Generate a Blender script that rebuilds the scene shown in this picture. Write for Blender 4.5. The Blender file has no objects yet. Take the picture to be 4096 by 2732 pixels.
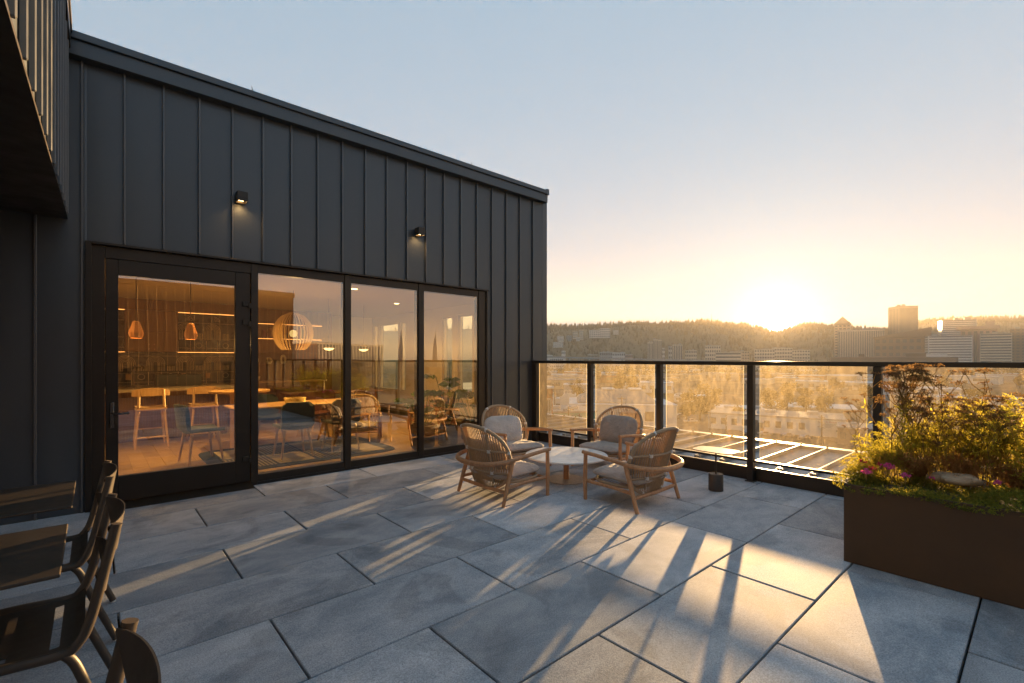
import bpy, bmesh, math, random
import numpy as np
from mathutils import Vector, Matrix
from math import pi, sin, cos, tan, atan2, sqrt, radians

# ---------------------------------------------------------------- camera, sky, sun, exposure
scene = bpy.context.scene
COL = scene.collection
YAW, LENS = radians(48.52), 16.61
cam_d = bpy.data.cameras.new("camera")
cam_d.lens = LENS; cam_d.sensor_width = 36; cam_d.shift_y = 0.0169
cam_d.clip_start = 0.05; cam_d.clip_end = 30000
cam = bpy.data.objects.new("camera", cam_d); COL.objects.link(cam)
cam.location = (0, 0, 1.5)
cam.rotation_euler = (pi/2, 0, YAW - pi/2)
scene.camera = cam

SUN_AZ, SUN_EL = radians(19.27), radians(3.8)     # azimuth from +x towards +y
sun_dir = Vector((cos(SUN_EL)*cos(SUN_AZ), cos(SUN_EL)*sin(SUN_AZ), sin(SUN_EL)))
world = bpy.data.worlds.new("World"); scene.world = world
world.use_nodes = True
wn, wl = world.node_tree.nodes, world.node_tree.links
wn.clear()
w_out = wn.new("ShaderNodeOutputWorld"); w_bg = wn.new("ShaderNodeBackground")
sky = wn.new("ShaderNodeTexSky"); sky.sky_type = 'NISHITA'; sky.sun_disc = False
sky.sun_elevation = SUN_EL; sky.sun_rotation = pi/2 - SUN_AZ
sky.air_density = 1.0; sky.dust_density = 1.0; sky.ozone_density = 3.0
w_hs = wn.new("ShaderNodeHueSaturation"); w_hs.inputs['Saturation'].default_value = .62
w_gam = wn.new("ShaderNodeGamma"); w_gam.inputs[1].default_value = .10
w_tint = wn.new("ShaderNodeVectorMath"); w_tint.operation = 'MULTIPLY'; w_tint.inputs[1].default_value = (.48, .94, 1.33)
w_bg.inputs[1].default_value = .0505
wl.new(sky.outputs[0], w_hs.inputs['Color']); wl.new(w_hs.outputs[0], w_gam.inputs[0]); wl.new(w_gam.outputs[0], w_tint.inputs[0])
# the solar aureole: scattered light packed tightly round the sun's direction
w_tc = wn.new("ShaderNodeTexCoord"); w_nrm = wn.new("ShaderNodeVectorMath"); w_nrm.operation = 'NORMALIZE'; wl.new(w_tc.outputs['Generated'], w_nrm.inputs[0])
w_dot = wn.new("ShaderNodeVectorMath"); w_dot.operation = 'DOT_PRODUCT'; w_dot.inputs[1].default_value = sun_dir; wl.new(w_nrm.outputs[0], w_dot.inputs[0])
w_max = wn.new("ShaderNodeMath"); w_max.operation = 'MAXIMUM'; w_max.inputs[1].default_value = 0; wl.new(w_dot.outputs['Value'], w_max.inputs[0])
last = w_tint.outputs[0]
for power, strength, col in ((6500, 70.0, (1,.93,.75)), (520, 2.6, (1,.84,.52)), (40, .3, (1,.82,.5))):
    w_p = wn.new("ShaderNodeMath"); w_p.operation = 'POWER'; w_p.inputs[1].default_value = power; wl.new(w_max.outputs[0], w_p.inputs[0])
    w_m = wn.new("ShaderNodeVectorMath"); w_m.operation = 'SCALE'; w_m.inputs[0].default_value = tuple(c*strength for c in col); wl.new(w_p.outputs[0], w_m.inputs['Scale'])
    w_a = wn.new("ShaderNodeVectorMath"); wl.new(last, w_a.inputs[0]); wl.new(w_m.outputs[0], w_a.inputs[1]); last = w_a.outputs[0]
wl.new(last, w_bg.inputs[0])
wl.new(w_bg.outputs[0], w_out.inputs[0])

sun_l = bpy.data.lights.new("sun", 'SUN'); sun_l.energy = 5.0; sun_l.angle = radians(0.53)
sun_l.color = (1.0, 0.61, 0.26)
sun_o = bpy.data.objects.new("sun", sun_l); COL.objects.link(sun_o)
sun_o.rotation_euler = sun_dir.to_track_quat('Z', 'Y').to_euler()

scene.view_settings.view_transform = 'Standard'; scene.view_settings.look = 'None'
scene.view_settings.gamma = 1.0; scene.view_settings.use_curve_mapping = False
scene.view_settings.exposure = 3.22
scene.render.engine = 'CYCLES'
scene.cycles.use_denoising = True
scene.cycles.max_bounces = 8; scene.cycles.transparent_max_bounces = 24
scene.cycles.diffuse_bounces = 3; scene.cycles.glossy_bounces = 3; scene.cycles.transmission_bounces = 6
scene.cycles.volume_bounces = 0
scene.cycles.sample_clamp_indirect = 6.0

# ---------------------------------------------------------------- mesh helpers
class MB:
    def __init__(s): s.v = []; s.f = []; s.m = []
    def add(s, vs, fs, mi=0):
        o = len(s.v); s.v += [tuple(p) for p in vs]
        s.f += [tuple(i + o for i in f) for f in fs]; s.m += [mi]*len(fs)
    def box(s, x0, x1, y0, y1, z0, z1, b=0.0, mi=0):
        if x1 < x0: x0, x1 = x1, x0
        if y1 < y0: y0, y1 = y1, y0
        if z1 < z0: z0, z1 = z1, z0
        b = min(b, .45*min(x1-x0, y1-y0, z1-z0))
        if b <= 0:
            v = [(x, y, z) for z in (z0, z1) for y in (y0, y1) for x in (x0, x1)]
            s.add(v, [(0,2,3,1),(4,5,7,6),(0,1,5,4),(2,6,7,3),(0,4,6,2),(1,3,7,5)], mi); return
        c = ((x0+x1)/2, (y0+y1)/2, (z0+z1)/2); h = ((x1-x0)/2, (y1-y0)/2, (z1-z0)/2)
        idx = {}; v = []
        for sx in (-1,1):
            for sy in (-1,1):
                for sz in (-1,1):
                    for a in range(3):
                        d = [h[i]-b for i in range(3)]; d[a] = h[a]
                        idx[(sx,sy,sz,a)] = len(v)
                        v.append((c[0]+sx*d[0], c[1]+sy*d[1], c[2]+sz*d[2]))
        f = []
        S = (-1,1)
        for sx in S: f.append([idx[(sx,-1,-1,0)], idx[(sx,1,-1,0)], idx[(sx,1,1,0)], idx[(sx,-1,1,0)]][::sx])
        for sy in S: f.append([idx[(-1,sy,-1,1)], idx[(-1,sy,1,1)], idx[(1,sy,1,1)], idx[(1,sy,-1,1)]][::sy])
        for sz in S: f.append([idx[(-1,-1,sz,2)], idx[(1,-1,sz,2)], idx[(1,1,sz,2)], idx[(-1,1,sz,2)]][::sz])
        for sx in S:
            for sy in S: f.append([idx[(sx,sy,-1,0)], idx[(sx,sy,-1,1)], idx[(sx,sy,1,1)], idx[(sx,sy,1,0)]][::sx*sy])
        for sx in S:
            for sz in S: f.append([idx[(sx,-1,sz,0)], idx[(sx,1,sz,0)], idx[(sx,1,sz,2)], idx[(sx,-1,sz,2)]][::sx*sz])
        for sy in S:
            for sz in S: f.append([idx[(-1,sy,sz,1)], idx[(-1,sy,sz,2)], idx[(1,sy,sz,2)], idx[(1,sy,sz,1)]][::sy*sz])
        for sx in S:
            for sy in S:
                for sz in S: f.append([idx[(sx,sy,sz,0)], idx[(sx,sy,sz,1)], idx[(sx,sy,sz,2)]][::sx*sy*sz])
        s.add(v, f, mi)
    def tube(s, pts, r, n=8, closed=False, mi=0, cap=True, up=None):
        P = [Vector(p) for p in pts]; N = len(P)
        R = r if isinstance(r, (list, tuple)) else [r]*N
        T = []
        for i in range(N):
            if closed: t = P[(i+1) % N] - P[i-1]
            else: t = P[min(i+1, N-1)] - P[max(i-1, 0)]
            T.append(t.normalized() if t.length > 1e-9 else Vector((0,0,1)))
        u = Vector(up) if up else (Vector((0,0,1)) if abs(T[0].z) < .9 else Vector((1,0,0)))
        u = (u - T[0]*u.dot(T[0])).normalized()
        vs = []
        for i in range(N):
            u = (u - T[i]*u.dot(T[i]))
            u = u.normalized() if u.length > 1e-6 else T[i].orthogonal().normalized()
            w = T[i].cross(u)
            for k in range(n):
                a = 2*pi*k/n
                vs.append(P[i] + (u*cos(a) + w*sin(a))*R[i])
        fs = []
        for i in range(N if closed else N-1):
            a, b = i*n, ((i+1) % N)*n
            for k in range(n): fs.append((a+k, a+(k+1) % n, b+(k+1) % n, b+k))
        if cap and not closed:
            fs.append(tuple(range(n))[::-1]); fs.append(tuple((N-1)*n+k for k in range(n)))
        s.add(vs, fs, mi)
    def lathe(s, prof, n=24, c=(0,0,0), mi=0, cap=True):
        vs = []; fs = []
        for r, z in prof:
            for k in range(n):
                a = 2*pi*k/n; vs.append((c[0]+r*cos(a), c[1]+r*sin(a), c[2]+z))
        for i in range(len(prof)-1):
            for k in range(n): fs.append((i*n+k, i*n+(k+1) % n, (i+1)*n+(k+1) % n, (i+1)*n+k))
        if cap:
            fs.append(tuple(range(n))[::-1]); fs.append(tuple((len(prof)-1)*n+k for k in range(n)))
        s.add(vs, fs, mi)
    def quad(s, a, b, c, d, mi=0): s.add([a,b,c,d], [(0,1,2,3)], mi)
    def prism(s, poly, z0, z1, mi=0):
        n = len(poly)
        vs = [(x,y,z0) for x,y in poly] + [(x,y,z1) for x,y in poly]
        s.add(vs, [tuple(range(n))[::-1], tuple(range(n, 2*n))] + [(i,(i+1) % n,(i+1) % n+n,i+n) for i in range(n)], mi)
    def grid(s, fn, nu, nv, mi=0, closed=False):
        vs = [fn(i/(nu if closed else nu-1), j/(nv-1)) for j in range(nv) for i in range(nu)]
        fs = []
        for j in range(nv-1):
            for i in range(nu if closed else nu-1):
                fs.append((j*nu+i, j*nu+(i+1) % nu, (j+1)*nu+(i+1) % nu, (j+1)*nu+i))
        s.add(vs, fs, mi)
    def xf(s, M, start=0):
        for i in range(start, len(s.v)): s.v[i] = tuple(M @ Vector(s.v[i]))
        return s
    def mesh(s, name, mats, smooth=None):
        me = bpy.data.meshes.new(name); me.from_pydata(s.v, [], s.f)
        for m in (mats if isinstance(mats, (list, tuple)) else [mats]): me.materials.append(m)
        if any(s.m): me.polygons.foreach_set("material_index", s.m)
        if smooth:
            me.polygons.foreach_set("use_smooth", [True]*len(me.polygons))
            me.set_sharp_from_angle(angle=radians(smooth))
        me.update(); return me

def link(name, me, parent=None, loc=None, rz=0.0):
    o = bpy.data.objects.new(name, me); COL.objects.link(o)
    if parent: o.parent = parent
    if loc: o.location = loc
    if rz: o.rotation_euler = (0, 0, rz)
    return o
def obj(name, mb, mats, parent=None, smooth=None, loc=None, rz=0.0, label=None):
    o = link(name, mb.mesh(name, mats, smooth), parent, loc, rz)
    if label: o['label'] = label
    return o
def tag(o, label, cat, group=None):
    o['label'] = label; o['category'] = cat
    if group: o['group'] = group
    return o
def thing(name, label, cat, loc=(0,0,0), rz=0.0, group=None):
    o = bpy.data.objects.new(name, None); COL.objects.link(o); o.empty_display_size = .2
    o.location = loc; o.rotation_euler = (0,0,rz)
    return tag(o, label, cat, group)
def struct(o): o['kind'] = 'structure'; return o
def stuff(o): o['kind'] = 'stuff'; return o
KIDS = {}
def copy_tree(o, parent=None):
    c = o.copy(); COL.objects.link(c)
    if parent: c.parent = parent
    for ch in o.children: copy_tree(ch, c)
    return c
def dup(o, loc, rz=0.0, label=None, group=None, scale=None):
    c = copy_tree(o); c.location = loc; c.rotation_euler = (0,0,rz)
    if label: c['label'] = label
    if group: c['group'] = group
    if scale: c.scale = scale if isinstance(scale, tuple) else (scale,)*3
    return c

# ---------------------------------------------------------------- materials
def nodes(name):
    m = bpy.data.materials.new(name); m.use_nodes = True
    n, l = m.node_tree.nodes, m.node_tree.links
    return m, n, l, n["Principled BSDF"], n["Material Output"]
def pm(name, col, rough=.5, metal=0.0, var=.18, scale=6.0, bump=0.0, bscale=80.0, rnd=0.0, spec=.5,
       stretch=None, emit=None, coord='Object', rvar=.08, aniso=None):
    m, n, l, b, out = nodes(name)
    tc = n.new("ShaderNodeTexCoord"); src = tc.outputs[coord]
    if stretch:
        mp = n.new("ShaderNodeMapping"); mp.inputs['Scale'].default_value = stretch
        l.new(src, mp.inputs[0]); src = mp.outputs[0]
    if rnd or True:
        oi = n.new("ShaderNodeObjectInfo")
        ad = n.new("ShaderNodeVectorMath"); ad.operation = 'MULTIPLY_ADD'
        ad.inputs[1].default_value = (1,1,1)
        sc = n.new("ShaderNodeVectorMath"); sc.operation = 'SCALE'; sc.inputs[0].default_value = (37,53,71)
        l.new(oi.outputs['Random'], sc.inputs['Scale']); l.new(src, ad.inputs[0]); l.new(sc.outputs[0], ad.inputs[2])
        src = ad.outputs[0]
    nz = n.new("ShaderNodeTexNoise"); nz.inputs['Scale'].default_value = scale; nz.inputs['Detail'].default_value = 6
    nz.inputs['Roughness'].default_value = .62
    l.new(src, nz.inputs['Vector'])
    mr = n.new("ShaderNodeMapRange"); mr.inputs[1].default_value = .25; mr.inputs[2].default_value = .75
    mr.inputs[3].default_value = 1-var; mr.inputs[4].default_value = 1+var
    l.new(nz.outputs[0], mr.inputs[0]); fac = mr.outputs[0]
    if rnd:
        mr2 = n.new("ShaderNodeMapRange"); mr2.inputs[3].default_value = 1-rnd; mr2.inputs[4].default_value = 1+rnd
        l.new(oi.outputs['Random'], mr2.inputs[0])
        mu = n.new("ShaderNodeMath"); mu.operation = 'MULTIPLY'; l.new(fac, mu.inputs[0]); l.new(mr2.outputs[0], mu.inputs[1]); fac = mu.outputs[0]
    vm = n.new("ShaderNodeVectorMath"); vm.operation = 'SCALE'; vm.inputs[0].default_value = col[:3]
    l.new(fac, vm.inputs['Scale']); l.new(vm.outputs[0], b.inputs['Base Color'])
    b.inputs['Metallic'].default_value = metal; b.inputs['Specular IOR Level'].default_value = spec
    rr = n.new("ShaderNodeMapRange"); rr.inputs[1].default_value = .3; rr.inputs[2].default_value = .7
    rr.inputs[3].default_value = max(0.02, rough-rvar); rr.inputs[4].default_value = min(1, rough+rvar)
    l.new(nz.outputs[0], rr.inputs[0]); l.new(rr.outputs[0], b.inputs['Roughness'])
    if bump:
        n2 = n.new("ShaderNodeTexNoise"); n2.inputs['Scale'].default_value = bscale; n2.inputs['Detail'].default_value = 4
        l.new(src, n2.inputs['Vector'])
        bp = n.new("ShaderNodeBump"); bp.inputs['Strength'].default_value = bump; bp.inputs['Distance'].default_value = .01
        l.new(n2.outputs[0], bp.inputs['Height']); l.new(bp.outputs[0], b.inputs['Normal'])
    if emit: b.inputs['Emission Color'].default_value = (*emit[:3], 1); b.inputs['Emission Strength'].default_value = emit[3]
    return m
def leaf_mat(name, col, trans=.5, var=.35, tcol=None, scale=3.0):
    m, n, l, b, out = nodes(name)
    n.remove(b)
    df = n.new("ShaderNodeBsdfDiffuse"); tr = n.new("ShaderNodeBsdfTranslucent"); mx = n.new("ShaderNodeMixShader")
    tc = n.new("ShaderNodeTexCoord"); nz = n.new("ShaderNodeTexNoise"); nz.inputs['Scale'].default_value = scale
    oi = n.new("ShaderNodeObjectInfo")
    l.new(tc.outputs['Object'], nz.inputs['Vector'])
    mr = n.new("ShaderNodeMapRange"); mr.inputs[1].default_value = .3; mr.inputs[2].default_value = .7
    mr.inputs[3].default_value = 1-var; mr.inputs[4].default_value = 1+var
    l.new(nz.outputs[0], mr.inputs[0])
    mr2 = n.new("ShaderNodeMapRange"); mr2.inputs[3].default_value = .8; mr2.inputs[4].default_value = 1.2
    l.new(oi.outputs['Random'], mr2.inputs[0])
    mu = n.new("ShaderNodeMath"); mu.operation = 'MULTIPLY'; l.new(mr.outputs[0], mu.inputs[0]); l.new(mr2.outputs[0], mu.inputs[1])
    for sh, c in ((df, col), (tr, tcol or tuple(min(1, k*1.6) for k in col))):
        vm = n.new("ShaderNodeVectorMath"); vm.operation = 'SCALE'; vm.inputs[0].default_value = c
        l.new(mu.outputs[0], vm.inputs['Scale']); l.new(vm.outputs[0], sh.inputs[0])
    mx.inputs[0].default_value = trans
    l.new(df.outputs[0], mx.inputs[1]); l.new(tr.outputs[0], mx.inputs[2]); l.new(mx.outputs[0], out.inputs[0])
    return m
def emit_mat(name, col, s):
    m, n, l, b, out = nodes(name); n.remove(b)
    e = n.new("ShaderNodeEmission"); e.inputs[0].default_value = (*col, 1); e.inputs[1].default_value = s
    l.new(e.outputs[0], out.inputs[0]); return m
FILM = .10
def glass_mat(name, tint=(.93,.95,.94), refl=1.0, dust=0.0, ior=1.5, rough=0.0, dcol=(.8,.75,.65), dscale=9.0, base=0.0, wav=0.0):
    """thin architectural glass: see-through with a Fresnel reflection, plus settled dust that scatters light"""
    m, n, l, b, out = nodes(name); n.remove(b)
    tr = n.new("ShaderNodeBsdfTransparent"); tr.inputs[0].default_value = (*tint, 1)
    gl = n.new("ShaderNodeBsdfGlossy"); gl.inputs['Roughness'].default_value = rough
    fr = n.new("ShaderNodeFresnel"); fr.inputs[0].default_value = ior
    geo = n.new("ShaderNodeNewGeometry")
    ma = n.new("ShaderNodeMath"); ma.operation = 'MULTIPLY_ADD'; ma.inputs[1].default_value = refl; ma.inputs[2].default_value = base
    ma.use_clamp = True
    # same Fresnel from either side of the sheet
    fr.inputs[0].default_value = ior
    inv = n.new("ShaderNodeMapRange"); inv.inputs[3].default_value = ior; inv.inputs[4].default_value = 1/ior
    l.new(geo.outputs['Backfacing'], inv.inputs[0]); l.new(inv.outputs[0], fr.inputs[0])
    l.new(fr.outputs[0], ma.inputs[0])
    mx = n.new("ShaderNodeMixShader"); l.new(ma.outputs[0], mx.inputs[0]); l.new(tr.outputs[0], mx.inputs[1]); l.new(gl.outputs[0], mx.inputs[2])
    last = mx.outputs[0]
    tc = n.new("ShaderNodeTexCoord")
    if wav:
        nw = n.new("ShaderNodeTexNoise"); nw.inputs['Scale'].default_value = .9; nw.inputs['Detail'].default_value = 1
        l.new(tc.outputs['Object'], nw.inputs['Vector'])
        bp = n.new("ShaderNodeBump"); bp.inputs['Strength'].default_value = 1.0; bp.inputs['Distance'].default_value = wav
        l.new(nw.outputs[0], bp.inputs['Height']); l.new(bp.outputs[0], gl.inputs['Normal'])
    if dust:
        nz = n.new("ShaderNodeTexNoise"); nz.inputs['Scale'].default_value = dscale; nz.inputs['Detail'].default_value = 8; nz.inputs['Roughness'].default_value = .75
        mp = n.new("ShaderNodeMapping"); mp.inputs['Scale'].default_value = (1, 1.6, .55)
        l.new(tc.outputs['Object'], mp.inputs[0]); l.new(mp.outputs[0], nz.inputs['Vector'])
        mr = n.new("ShaderNodeMapRange"); mr.inputs[1].default_value = .35; mr.inputs[2].default_value = .75
        mr.inputs[3].default_value = dust*.45; mr.inputs[4].default_value = dust*1.6
        l.new(nz.outputs[0], mr.inputs[0])
        vo = n.new("ShaderNodeTexVoronoi"); vo.inputs['Scale'].default_value = 75; vo.inputs['Randomness'].default_value = 1
        l.new(tc.outputs['Object'], vo.inputs['Vector'])
        n3 = n.new("ShaderNodeTexNoise"); n3.inputs['Scale'].default_value = 5; l.new(tc.outputs['Object'], n3.inputs['Vector'])
        th = n.new("ShaderNodeMapRange"); th.inputs[1].default_value = .40; th.inputs[2].default_value = .72; th.inputs[3].default_value = .03; th.inputs[4].default_value = .2
        l.new(n3.outputs[0], th.inputs[0])
        lt = n.new("ShaderNodeMath"); lt.operation = 'LESS_THAN'; l.new(vo.outputs['Distance'], lt.inputs[0]); l.new(th.outputs[0], lt.inputs[1])
        m3 = n.new("ShaderNodeMath"); m3.operation = 'MULTIPLY'; m3.inputs[1].default_value = .32; l.new(lt.outputs[0], m3.inputs[0])
        sm = n.new("ShaderNodeMath"); sm.operation = 'ADD'; l.new(mr.outputs[0], sm.inputs[0]); l.new(m3.outputs[0], sm.inputs[1])
        du = n.new("ShaderNodeBsdfTranslucent"); du.inputs[0].default_value = (*dcol, 1)
        # a film of grime that scatters light mostly forwards
        fw = n.new("ShaderNodeBsdfRefraction"); fw.inputs['Roughness'].default_value = .66; fw.inputs['IOR'].default_value = 1.5; fw.inputs[0].default_value = (1,.86,.60,1)
        mf = n.new("ShaderNodeMath"); mf.operation = 'MULTIPLY'; mf.inputs[1].default_value = FILM; l.new(mr.outputs[0], mf.inputs[0])
        mx3 = n.new("ShaderNodeMixShader"); l.new(mf.outputs[0], mx3.inputs[0]); l.new(last, mx3.inputs[1]); l.new(fw.outputs[0], mx3.inputs[2]); last = mx3.outputs[0]
        mx2 = n.new("ShaderNodeMixShader"); l.new(sm.outputs[0], mx2.inputs[0]); l.new(last, mx2.inputs[1]); l.new(du.outputs[0], mx2.inputs[2])
        last = mx2.outputs[0]
    l.new(last, out.inputs[0]); return m

def stone_mat():
    m, n, l, b, out = nodes("paver_stone")
    tc = n.new("ShaderNodeTexCoord"); oi = n.new("ShaderNodeObjectInfo")
    sc = n.new("ShaderNodeVectorMath"); sc.operation = 'SCALE'; sc.inputs[0].default_value = (37,53,71); l.new(oi.outputs['Random'], sc.inputs['Scale'])
    ad = n.new("ShaderNodeVectorMath"); l.new(tc.outputs['Object'], ad.inputs[0]); l.new(sc.outputs[0], ad.inputs[1])
    mp = n.new("ShaderNodeMapping"); mp.inputs['Scale'].default_value = (1.0, 1.7, 2); l.new(ad.outputs[0], mp.inputs[0])
    big = n.new("ShaderNodeTexNoise"); big.inputs['Scale'].default_value = 1.9; big.inputs['Detail'].default_value = 10; big.inputs['Roughness'].default_value = .72; big.inputs['Distortion'].default_value = .35
    l.new(mp.outputs[0], big.inputs['Vector'])
    fine = n.new("ShaderNodeTexNoise"); fine.inputs['Scale'].default_value = 150; fine.inputs['Detail'].default_value = 3; l.new(ad.outputs[0], fine.inputs['Vector'])
    cr = n.new("ShaderNodeValToRGB"); e = cr.color_ramp.elements
    e[0].position = .37; e[0].color = (.265,.298,.335,1); e[1].position = .64; e[1].color = (.475,.485,.50,1)
    k = e.new(.52); k.color = (.39,.405,.435,1)
    l.new(big.outputs[0], cr.inputs[0])
    mr = n.new("ShaderNodeMapRange"); mr.inputs[1].default_value = .3; mr.inputs[2].default_value = .7; mr.inputs[3].default_value = .66; mr.inputs[4].default_value = 1.32
    l.new(fine.outputs[0], mr.inputs[0])
    m2 = n.new("ShaderNodeMapRange"); m2.inputs[3].default_value = .76; m2.inputs[4].default_value = 1.18; l.new(oi.outputs['Random'], m2.inputs[0])
    mu = n.new("ShaderNodeMath"); mu.operation = 'MULTIPLY'; l.new(mr.outputs[0], mu.inputs[0]); l.new(m2.outputs[0], mu.inputs[1])
    vm = n.new("ShaderNodeVectorMath"); vm.operation = 'SCALE'; l.new(cr.outputs[0], vm.inputs[0]); l.new(mu.outputs[0], vm.inputs['Scale'])
    st = n.new("ShaderNodeTexNoise"); st.inputs['Scale'].default_value = .9; st.inputs['Detail'].default_value = 5; st.inputs['Distortion'].default_value = 2.0; l.new(tc.outputs['Object'], st.inputs['Vector']) if False else l.new(ad.outputs[0], st.inputs['Vector'])
    s1 = n.new("ShaderNodeMapRange"); s1.inputs[1].default_value = .54; s1.inputs[2].default_value = .60; s1.inputs[3].default_value = 1.0; s1.inputs[4].default_value = .78; l.new(st.outputs[0], s1.inputs[0])
    pv_ = n.new("ShaderNodeTexVoronoi"); pv_.inputs['Scale'].default_value = 26; l.new(ad.outputs[0], pv_.inputs['Vector'])
    p1 = n.new("ShaderNodeMapRange"); p1.inputs[1].default_value = .045; p1.inputs[2].default_value = .075; p1.inputs[3].default_value = .45; p1.inputs[4].default_value = 1.0; l.new(pv_.outputs['Distance'], p1.inputs[0])
    m4 = n.new("ShaderNodeMath"); m4.operation = 'MULTIPLY'; l.new(s1.outputs[0], m4.inputs[0]); l.new(p1.outputs[0], m4.inputs[1])
    vm2 = n.new("ShaderNodeVectorMath"); vm2.operation = 'SCALE'; l.new(vm.outputs[0], vm2.inputs[0]); l.new(m4.outputs[0], vm2.inputs['Scale'])
    l.new(vm2.outputs[0], b.inputs['Base Color'])
    b.inputs['Roughness'].default_value = .55; b.inputs['Specular IOR Level'].default_value = .3
    rg = n.new("ShaderNodeMapRange"); rg.inputs[3].default_value = .60; rg.inputs[4].default_value = .82; l.new(big.outputs[0], rg.inputs[0]); l.new(rg.outputs[0], b.inputs['Roughness'])
    bp = n.new("ShaderNodeBump"); bp.inputs['Strength'].default_value = .22; bp.inputs['Distance'].default_value = .004
    l.new(fine.outputs[0], bp.inputs['Height']); l.new(bp.outputs[0], b.inputs['Normal'])
    return m
def wood_mat(name, c0, c1, rough=.5, axis=(1,14,14), scale=3.0):
    m, n, l, b, out = nodes(name)
    tc = n.new("ShaderNodeTexCoord"); oi = n.new("ShaderNodeObjectInfo")
    sc = n.new("ShaderNodeVectorMath"); sc.operation = 'SCALE'; sc.inputs[0].default_value = (7,13,17); l.new(oi.outputs['Random'], sc.inputs['Scale'])
    ad = n.new("ShaderNodeVectorMath"); l.new(tc.outputs['Object'], ad.inputs[0]); l.new(sc.outputs[0], ad.inputs[1])
    mp = n.new("ShaderNodeMapping"); mp.inputs['Scale'].default_value = axis; l.new(ad.outputs[0], mp.inputs[0])
    nz = n.new("ShaderNodeTexNoise"); nz.inputs['Scale'].default_value = scale; nz.inputs['Detail'].default_value = 6; nz.inputs['Distortion'].default_value = .8; l.new(mp.outputs[0], nz.inputs['Vector'])
    cr = n.new("ShaderNodeValToRGB"); e = cr.color_ramp.elements
    e[0].position = .3; e[0].color = (*c0, 1); e[1].position = .7; e[1].color = (*c1, 1); l.new(nz.outputs[0], cr.inputs[0])
    m2 = n.new("ShaderNodeMapRange"); m2.inputs[3].default_value = .88; m2.inputs[4].default_value = 1.12; l.new(oi.outputs['Random'], m2.inputs[0])
    vm = n.new("ShaderNodeVectorMath"); vm.operation = 'SCALE'; l.new(cr.outputs[0], vm.inputs[0]); l.new(m2.outputs[0], vm.inputs['Scale'])
    l.new(vm.outputs[0], b.inputs['Base Color']); b.inputs['Roughness'].default_value = rough
    bp = n.new("ShaderNodeBump"); bp.inputs['Strength'].default_value = .15; bp.inputs['Distance'].default_value = .003
    l.new(nz.outputs[0], bp.inputs['Height']); l.new(bp.outputs[0], b.inputs['Normal'])
    return m

M = {}
M['stone'] = stone_mat()
M['clad'] = pm("cladding_paint", (.064,.077,.090), .36, .5, .10, 2.0, .04, 3.0, rnd=.06, stretch=(1,1,.35))
M['seam'] = pm("seam_highlight_paint", (.105,.112,.12), .38, .5, .1, 5)  # lighter than the cladding: edge highlights are put into the seam colour
M['bronze'] = pm("bronze_metal", (.030,.023,.017), .42, .35, .12, 6, .03, 200)
M['frame'] = pm("frame_metal", (.024,.019,.015), .38, .4, .1, 6)
M['rail'] = pm("rail_metal", (.028,.024,.02), .4, .4, .12, 8)
M['corten'] = pm("planter_steel", (.082,.044,.020), .62, .25, .22, 3, .05, 60)
M['soil'] = pm("soil", (.05,.035,.022), .95, 0, .4, 20, .6, 60)
M['roofmetal'] = pm("lower_roof_metal", (.19,.195,.205), .42, .35, .12, 3, .05, 8)
M['winglass'] = glass_mat("window_glass", (.88,.80,.50), 1.3, 0, 1.52, base=.235, wav=.0016)
M['railglass'] = glass_mat("dusty_glass", (.93,.94,.92), 1.0, .022, 1.5, dcol=(.85,.66,.40))
M['glassedge'] = leaf_mat("lit_glass_edge", (.55,.6,.55), .7, .1, (.8,.75,.6))  # bright translucent colour imitates light glowing at the pane edges
M['farglass'] = glass_mat("room_window_glass", (.9,.93,.9), .8, 0.006, 1.5)
# ---------------------------------------------------------------- roof deck
WY = 6.244                                     # cladding plane of the pavilion
ROOF = thing("pavilion_building", "dark standing seam metal pavilion with a glazed door and three tall windows", "building")
deck = MB(); deck.box(-9, 6.099, -11.9, 6.4, -1.2, -.055)
floor = struct(obj("floor", deck, M['soil']))
ROW, PITCH, Y0 = .6735, 1.298, .272
gap = .0058
rng = random.Random(3)
paver_cache = {}
def paver(x0, x1, y0, y1):
    key = (round(x1-x0, 3), round(y1-y0, 3))
    if key not in paver_cache:
        mb = MB(); w, d = x1-x0, y1-y0
        mb.box(-w/2+gap, w/2-gap, -d/2+gap, d/2-gap, -.05, 0, .0045)
        paver_cache[key] = mb.mesh("paver", M['stone'])
    o = link("paver", paver_cache[key], floor, ((x0+x1)/2, (y0+y1)/2, rng.uniform(-.0015, .0015)))
    o.rotation_euler = (rng.uniform(-.0006,.0006), rng.uniform(-.0006,.0006), 0)
for k in range(-7, 10):
    y0 = Y0 + ROW*(k-1); y1 = min(y0 + ROW, WY-.004)
    if y1 <= y0: continue
    off = .758 if k % 2 == 0 else .105
    # row k=1 spans .272-.945
    x = off - 3*PITCH
    while x < 6.09:
        x0, x1 = max(x, -2.6), min(x+PITCH, 6.095)
        if x1 - x0 > .03: paver(x0, x1, y0, y1)
        x += PITCH

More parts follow.
